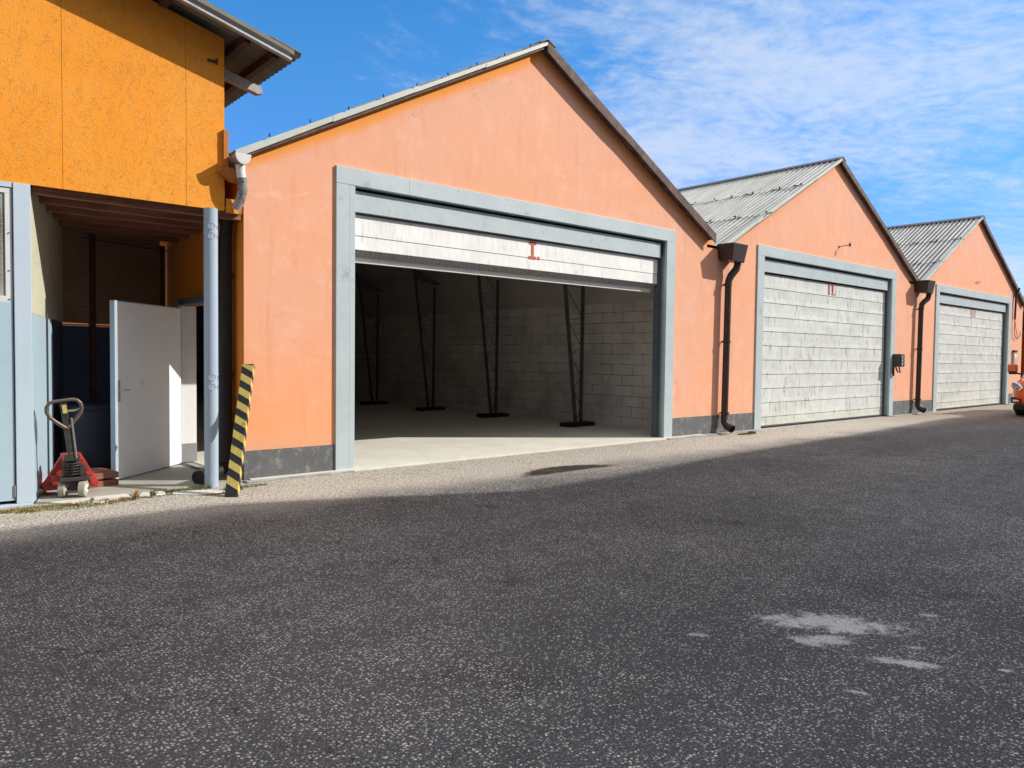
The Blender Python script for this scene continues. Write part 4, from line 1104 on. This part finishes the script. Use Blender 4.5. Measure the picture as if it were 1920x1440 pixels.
# glass: windscreen and side glass as slightly proud thin slabs following the body
mb = MB(); a = [(1.08, .80, 1.345), (1.90, .78, 1.955)]
mb.add([(1.03, -.84, 1.33), (1.03, .84, 1.33), (1.92, .76, 1.995), (1.92, -.76, 1.995), (1.08, -.84, 1.31), (1.08, .84, 1.31), (1.96, .76, 1.96), (1.96, -.76, 1.96)],
       [(0, 1, 2, 3), (7, 6, 5, 4), (0, 4, 5, 1), (1, 5, 6, 2), (2, 6, 7, 3), (3, 7, 4, 0)])
mb.build('windscreen', 'carglass', VN)
for s in (-1, 1):
    mb = MB()
    for q, (xa, xb) in enumerate(((1.50, 2.35), (2.45, 3.5))):
        zl_, zh_ = 1.18, 1.80; y0, y1 = s*.992, s*.925
        f0 = xa if q else 1.25
        mb.add([(f0, y0, zl_), (xb, y0, zl_), (xb, y1, zh_), (xa+.35*(q == 0), y1, zh_), (f0, y0*.97, zl_), (xb, y0*.97, zl_), (xb, y1*.97, zh_), (xa+.35*(q == 0), y1*.97, zh_)],
               [(0, 1, 2, 3), (7, 6, 5, 4), (0, 4, 5, 1), (1, 5, 6, 2), (2, 6, 7, 3), (3, 7, 4, 0)])
    mb.build('side_glass', 'carglass', VN)
    # headlight: teardrop wrapping the front corner, pale surround
    def hl(sc, push):
        c0 = (.125, .80, .90); pts = [(.02, .60, .84), (.04, .66, .77), (.13, .86, .79), (.26, .965, .90), (.34, .985, 1.02), (.20, .90, 1.03), (.08, .74, .97)]
        c0 = [sum(p[j] for p in pts)/len(pts) for j in range(3)]
        return [((c0[0]+(p[0]-c0[0])*sc)-push, s*(c0[1]+(p[1]-c0[1])*sc+push*.7), c0[2]+(p[2]-c0[2])*sc) for p in pts]
    mb = MB(); mb.prism(hl(1., .05), (0, 0, 0), (.08, -s*.05, 0)); H_ = mb.build('headlight', 'chrome', VN, bev=.008)
    mb = MB(); mb.prism(hl(.72, .064), (0, 0, 0), (.04, -s*.02, 0)); mb.build('lens', 'lens', H_, bev=.004)
    mb = MB(); mb.prism([(-.02+.05, s*.62, .42), (.10, s*.90, .40), (.20, s*.965, .50), (.12, s*.92, .57), (.02, s*.66, .53)], (-.03, s*.025, 0), (.08, 0, 0)); F_ = mb.build('fog_lamp', 'plastic', VN, bev=.006)
    mb = MB(); mb.prism([(.03, s*.68, .45), (.09, s*.84, .44), (.11, s*.87, .50), (.03, s*.70, .50)], (-.045, s*.03, 0), (0, 0, 0)); mb.build('lens', 'chrome', F_)
    # mirror
    mb = MB(); mb.box((.90, s*1.17-.13, 1.30), (1.05, s*1.17+.13, 1.55)); mr = mb.build('wing_mirror', 'carpaint', VN, bev=.04)
    MB().box((.89, s*1.16-.10, 1.24), (1.04, s*1.16+.10, 1.33)).build('mirror_base', 'plastic', mr, bev=.02)
    MB().bar((1.10, s*.95, 1.24), (.98, s*1.16, 1.30), .05, .05).build('mirror_arm', 'plastic', mr, bev=.01)
    for xw in (.92, 3.95):
        yw = s*.90
        wh = MB(); wh.tube([(xw, yw-.115, .335), (xw, yw-.095, .335), (xw, yw+.095, .335), (xw, yw+.115, .335)], [.29, .335, .335, .29], 36)
        wo_ = wh.build('wheel', 'tyre', VN, smooth=True)
        MB().tube([(xw, yw+s*.10, .335), (xw, yw+s*.118, .335)], [.21, .19], 20).build('rim', 'chrome', wo_, smooth=True)
mb = MB(); mb.box((-.03, -.86, .20), (.30, .86, .36)); mb.build('bumper_skirt', 'plastic', VN, bev=.03)
mb = MB(); mb.box((-.045, -.52, .66), (.05, .52, .86)); gr = mb.build('grille', 'plastic', VN, bev=.02)
mb = MB(); mb.box((-.055, -.54, .745), (-.046, .54, .77)); mb.build('grille_bar', 'chrome', gr)
mb = MB(); mb.box((-.06, -.26, .46), (-.02, .26, .57)); mb.build('number_plate', 'lipwhite', VN)

# ------------------------------------------------------------------ weeds and moss
def tuft(mb, c, n, r, h, rnd, lean=.6, wd=.006):
    for _ in range(n):
        a = rnd.uniform(0, 6.28); d = r*math.sqrt(rnd.random()); p = Vector((c[0]+d*math.cos(a), c[1]+d*math.sin(a), c[2]))
        b = rnd.uniform(0, 6.28); hh = h*rnd.uniform(.4, 1.1); t1 = Vector((math.cos(b), math.sin(b), 0))*hh*lean*rnd.random()
        sd = Vector((-math.sin(b), math.cos(b), 0))*wd*rnd.uniform(.6, 1.3)
        m_ = p+t1*.4+Vector((0, 0, hh*.6)); e = p+t1+Vector((0, 0, hh))
        mb.add([p-sd, p+sd, m_+sd*.7, m_-sd*.7, e], [(0, 1, 2, 3), (3, 2, 4)])
rnd = random.Random(11)
def patch(name, mat, spots, label=None):
    mb = MB()
    for (x, y, rx, ry, n, h) in spots:
        for _ in range(n):
            a = rnd.uniform(0, 6.28); d = math.sqrt(rnd.random()); tuft(mb, (x+rx*d*math.cos(a), y+ry*d*math.sin(a), .0), 5, .02, h, rnd, wd=.004)
    o = mb.build(name, mat)
    tag(o, label, 'grass', kind='stuff')
patch('moss', 'moss', [(-3.5, -.36, .45, .10, 420, .020), (-3.2, -.50, .5, .10, 200, .014), (-2.25, -.30, .35, .10, 150, .016), (-1.75, -.55, .25, .15, 220, .018), (-1.35, -.35, .25, .10, 120, .016), (9.45, -.42, .28, .09, 200, .03)], 'short yellow-green moss along the wall foot')
patch('dry_grass', 'drygrass', [(-3.05, -.40, .22, .06, 60, .05), (-2.72, -.42, .18, .05, 50, .045), (-3.65, -.33, .3, .06, 40, .04)], 'reddish dry grass along the slab edge below the jack')
patch('grass', 'grass', [(-1.98, -.22, .28, .07, 90, .05), (-1.55, -.50, .12, .06, 60, .05), (9.62, -.45, .13, .05, 90, .06)], 'short green grass at the foot of post and drainpipe')
def weed(x, y, label, mat, n=26, h=.10):
    mb = MB(); tuft(mb, (0, 0, 0), n, .03, h, rnd, 1.6, .007)
    tag(mb.build('weed', mat, loc=(x, y, .015)), label, 'weed', 'weeds in the slab joints')
weed(-2.60, -.43, 'dry reddish weed tuft right of the pale slab', 'drygrass', 40, .11)
weed(-2.42, -.42, 'green leafy weed between the dry tuft and the post', 'grass', 30, .09)
weed(-3.0, -.33, 'small green weed in front of the jack wheels', 'grass', 18, .05)

# loose grit and small stones collected along the foot of the walls
rnd = random.Random(21); mb = MB()
for _ in range(2600):
    x = rnd.uniform(-4.2, 13); y = -.06-abs(rnd.gauss(0, .38))
    if x < -1.3: y -= .28
    r = rnd.uniform(.003, .008)*(1.7 if rnd.random() < .08 else 1)
    a = rnd.uniform(0, 6.28); z = .002
    p = [(x+r*math.cos(a+k*2.09)*rnd.uniform(.7, 1.2), y+r*math.sin(a+k*2.09)*rnd.uniform(.7, 1.2), z) for k in range(3)]
    q = [(x+(a_[0]-x)*.6, y+(a_[1]-y)*.6, z+r*rnd.uniform(.7, 1.1)) for a_ in p]
    mb.add(p+q, [(3, 4, 5), (0, 1, 4, 3), (1, 2, 5, 4), (2, 0, 3, 5)])
tag(mb.build('gravel', plain('loose grit', (.46, .43, .38), .9, .5, 40.)), 'loose grit and little stones along the foot of the walls', 'gravel', kind='stuff')
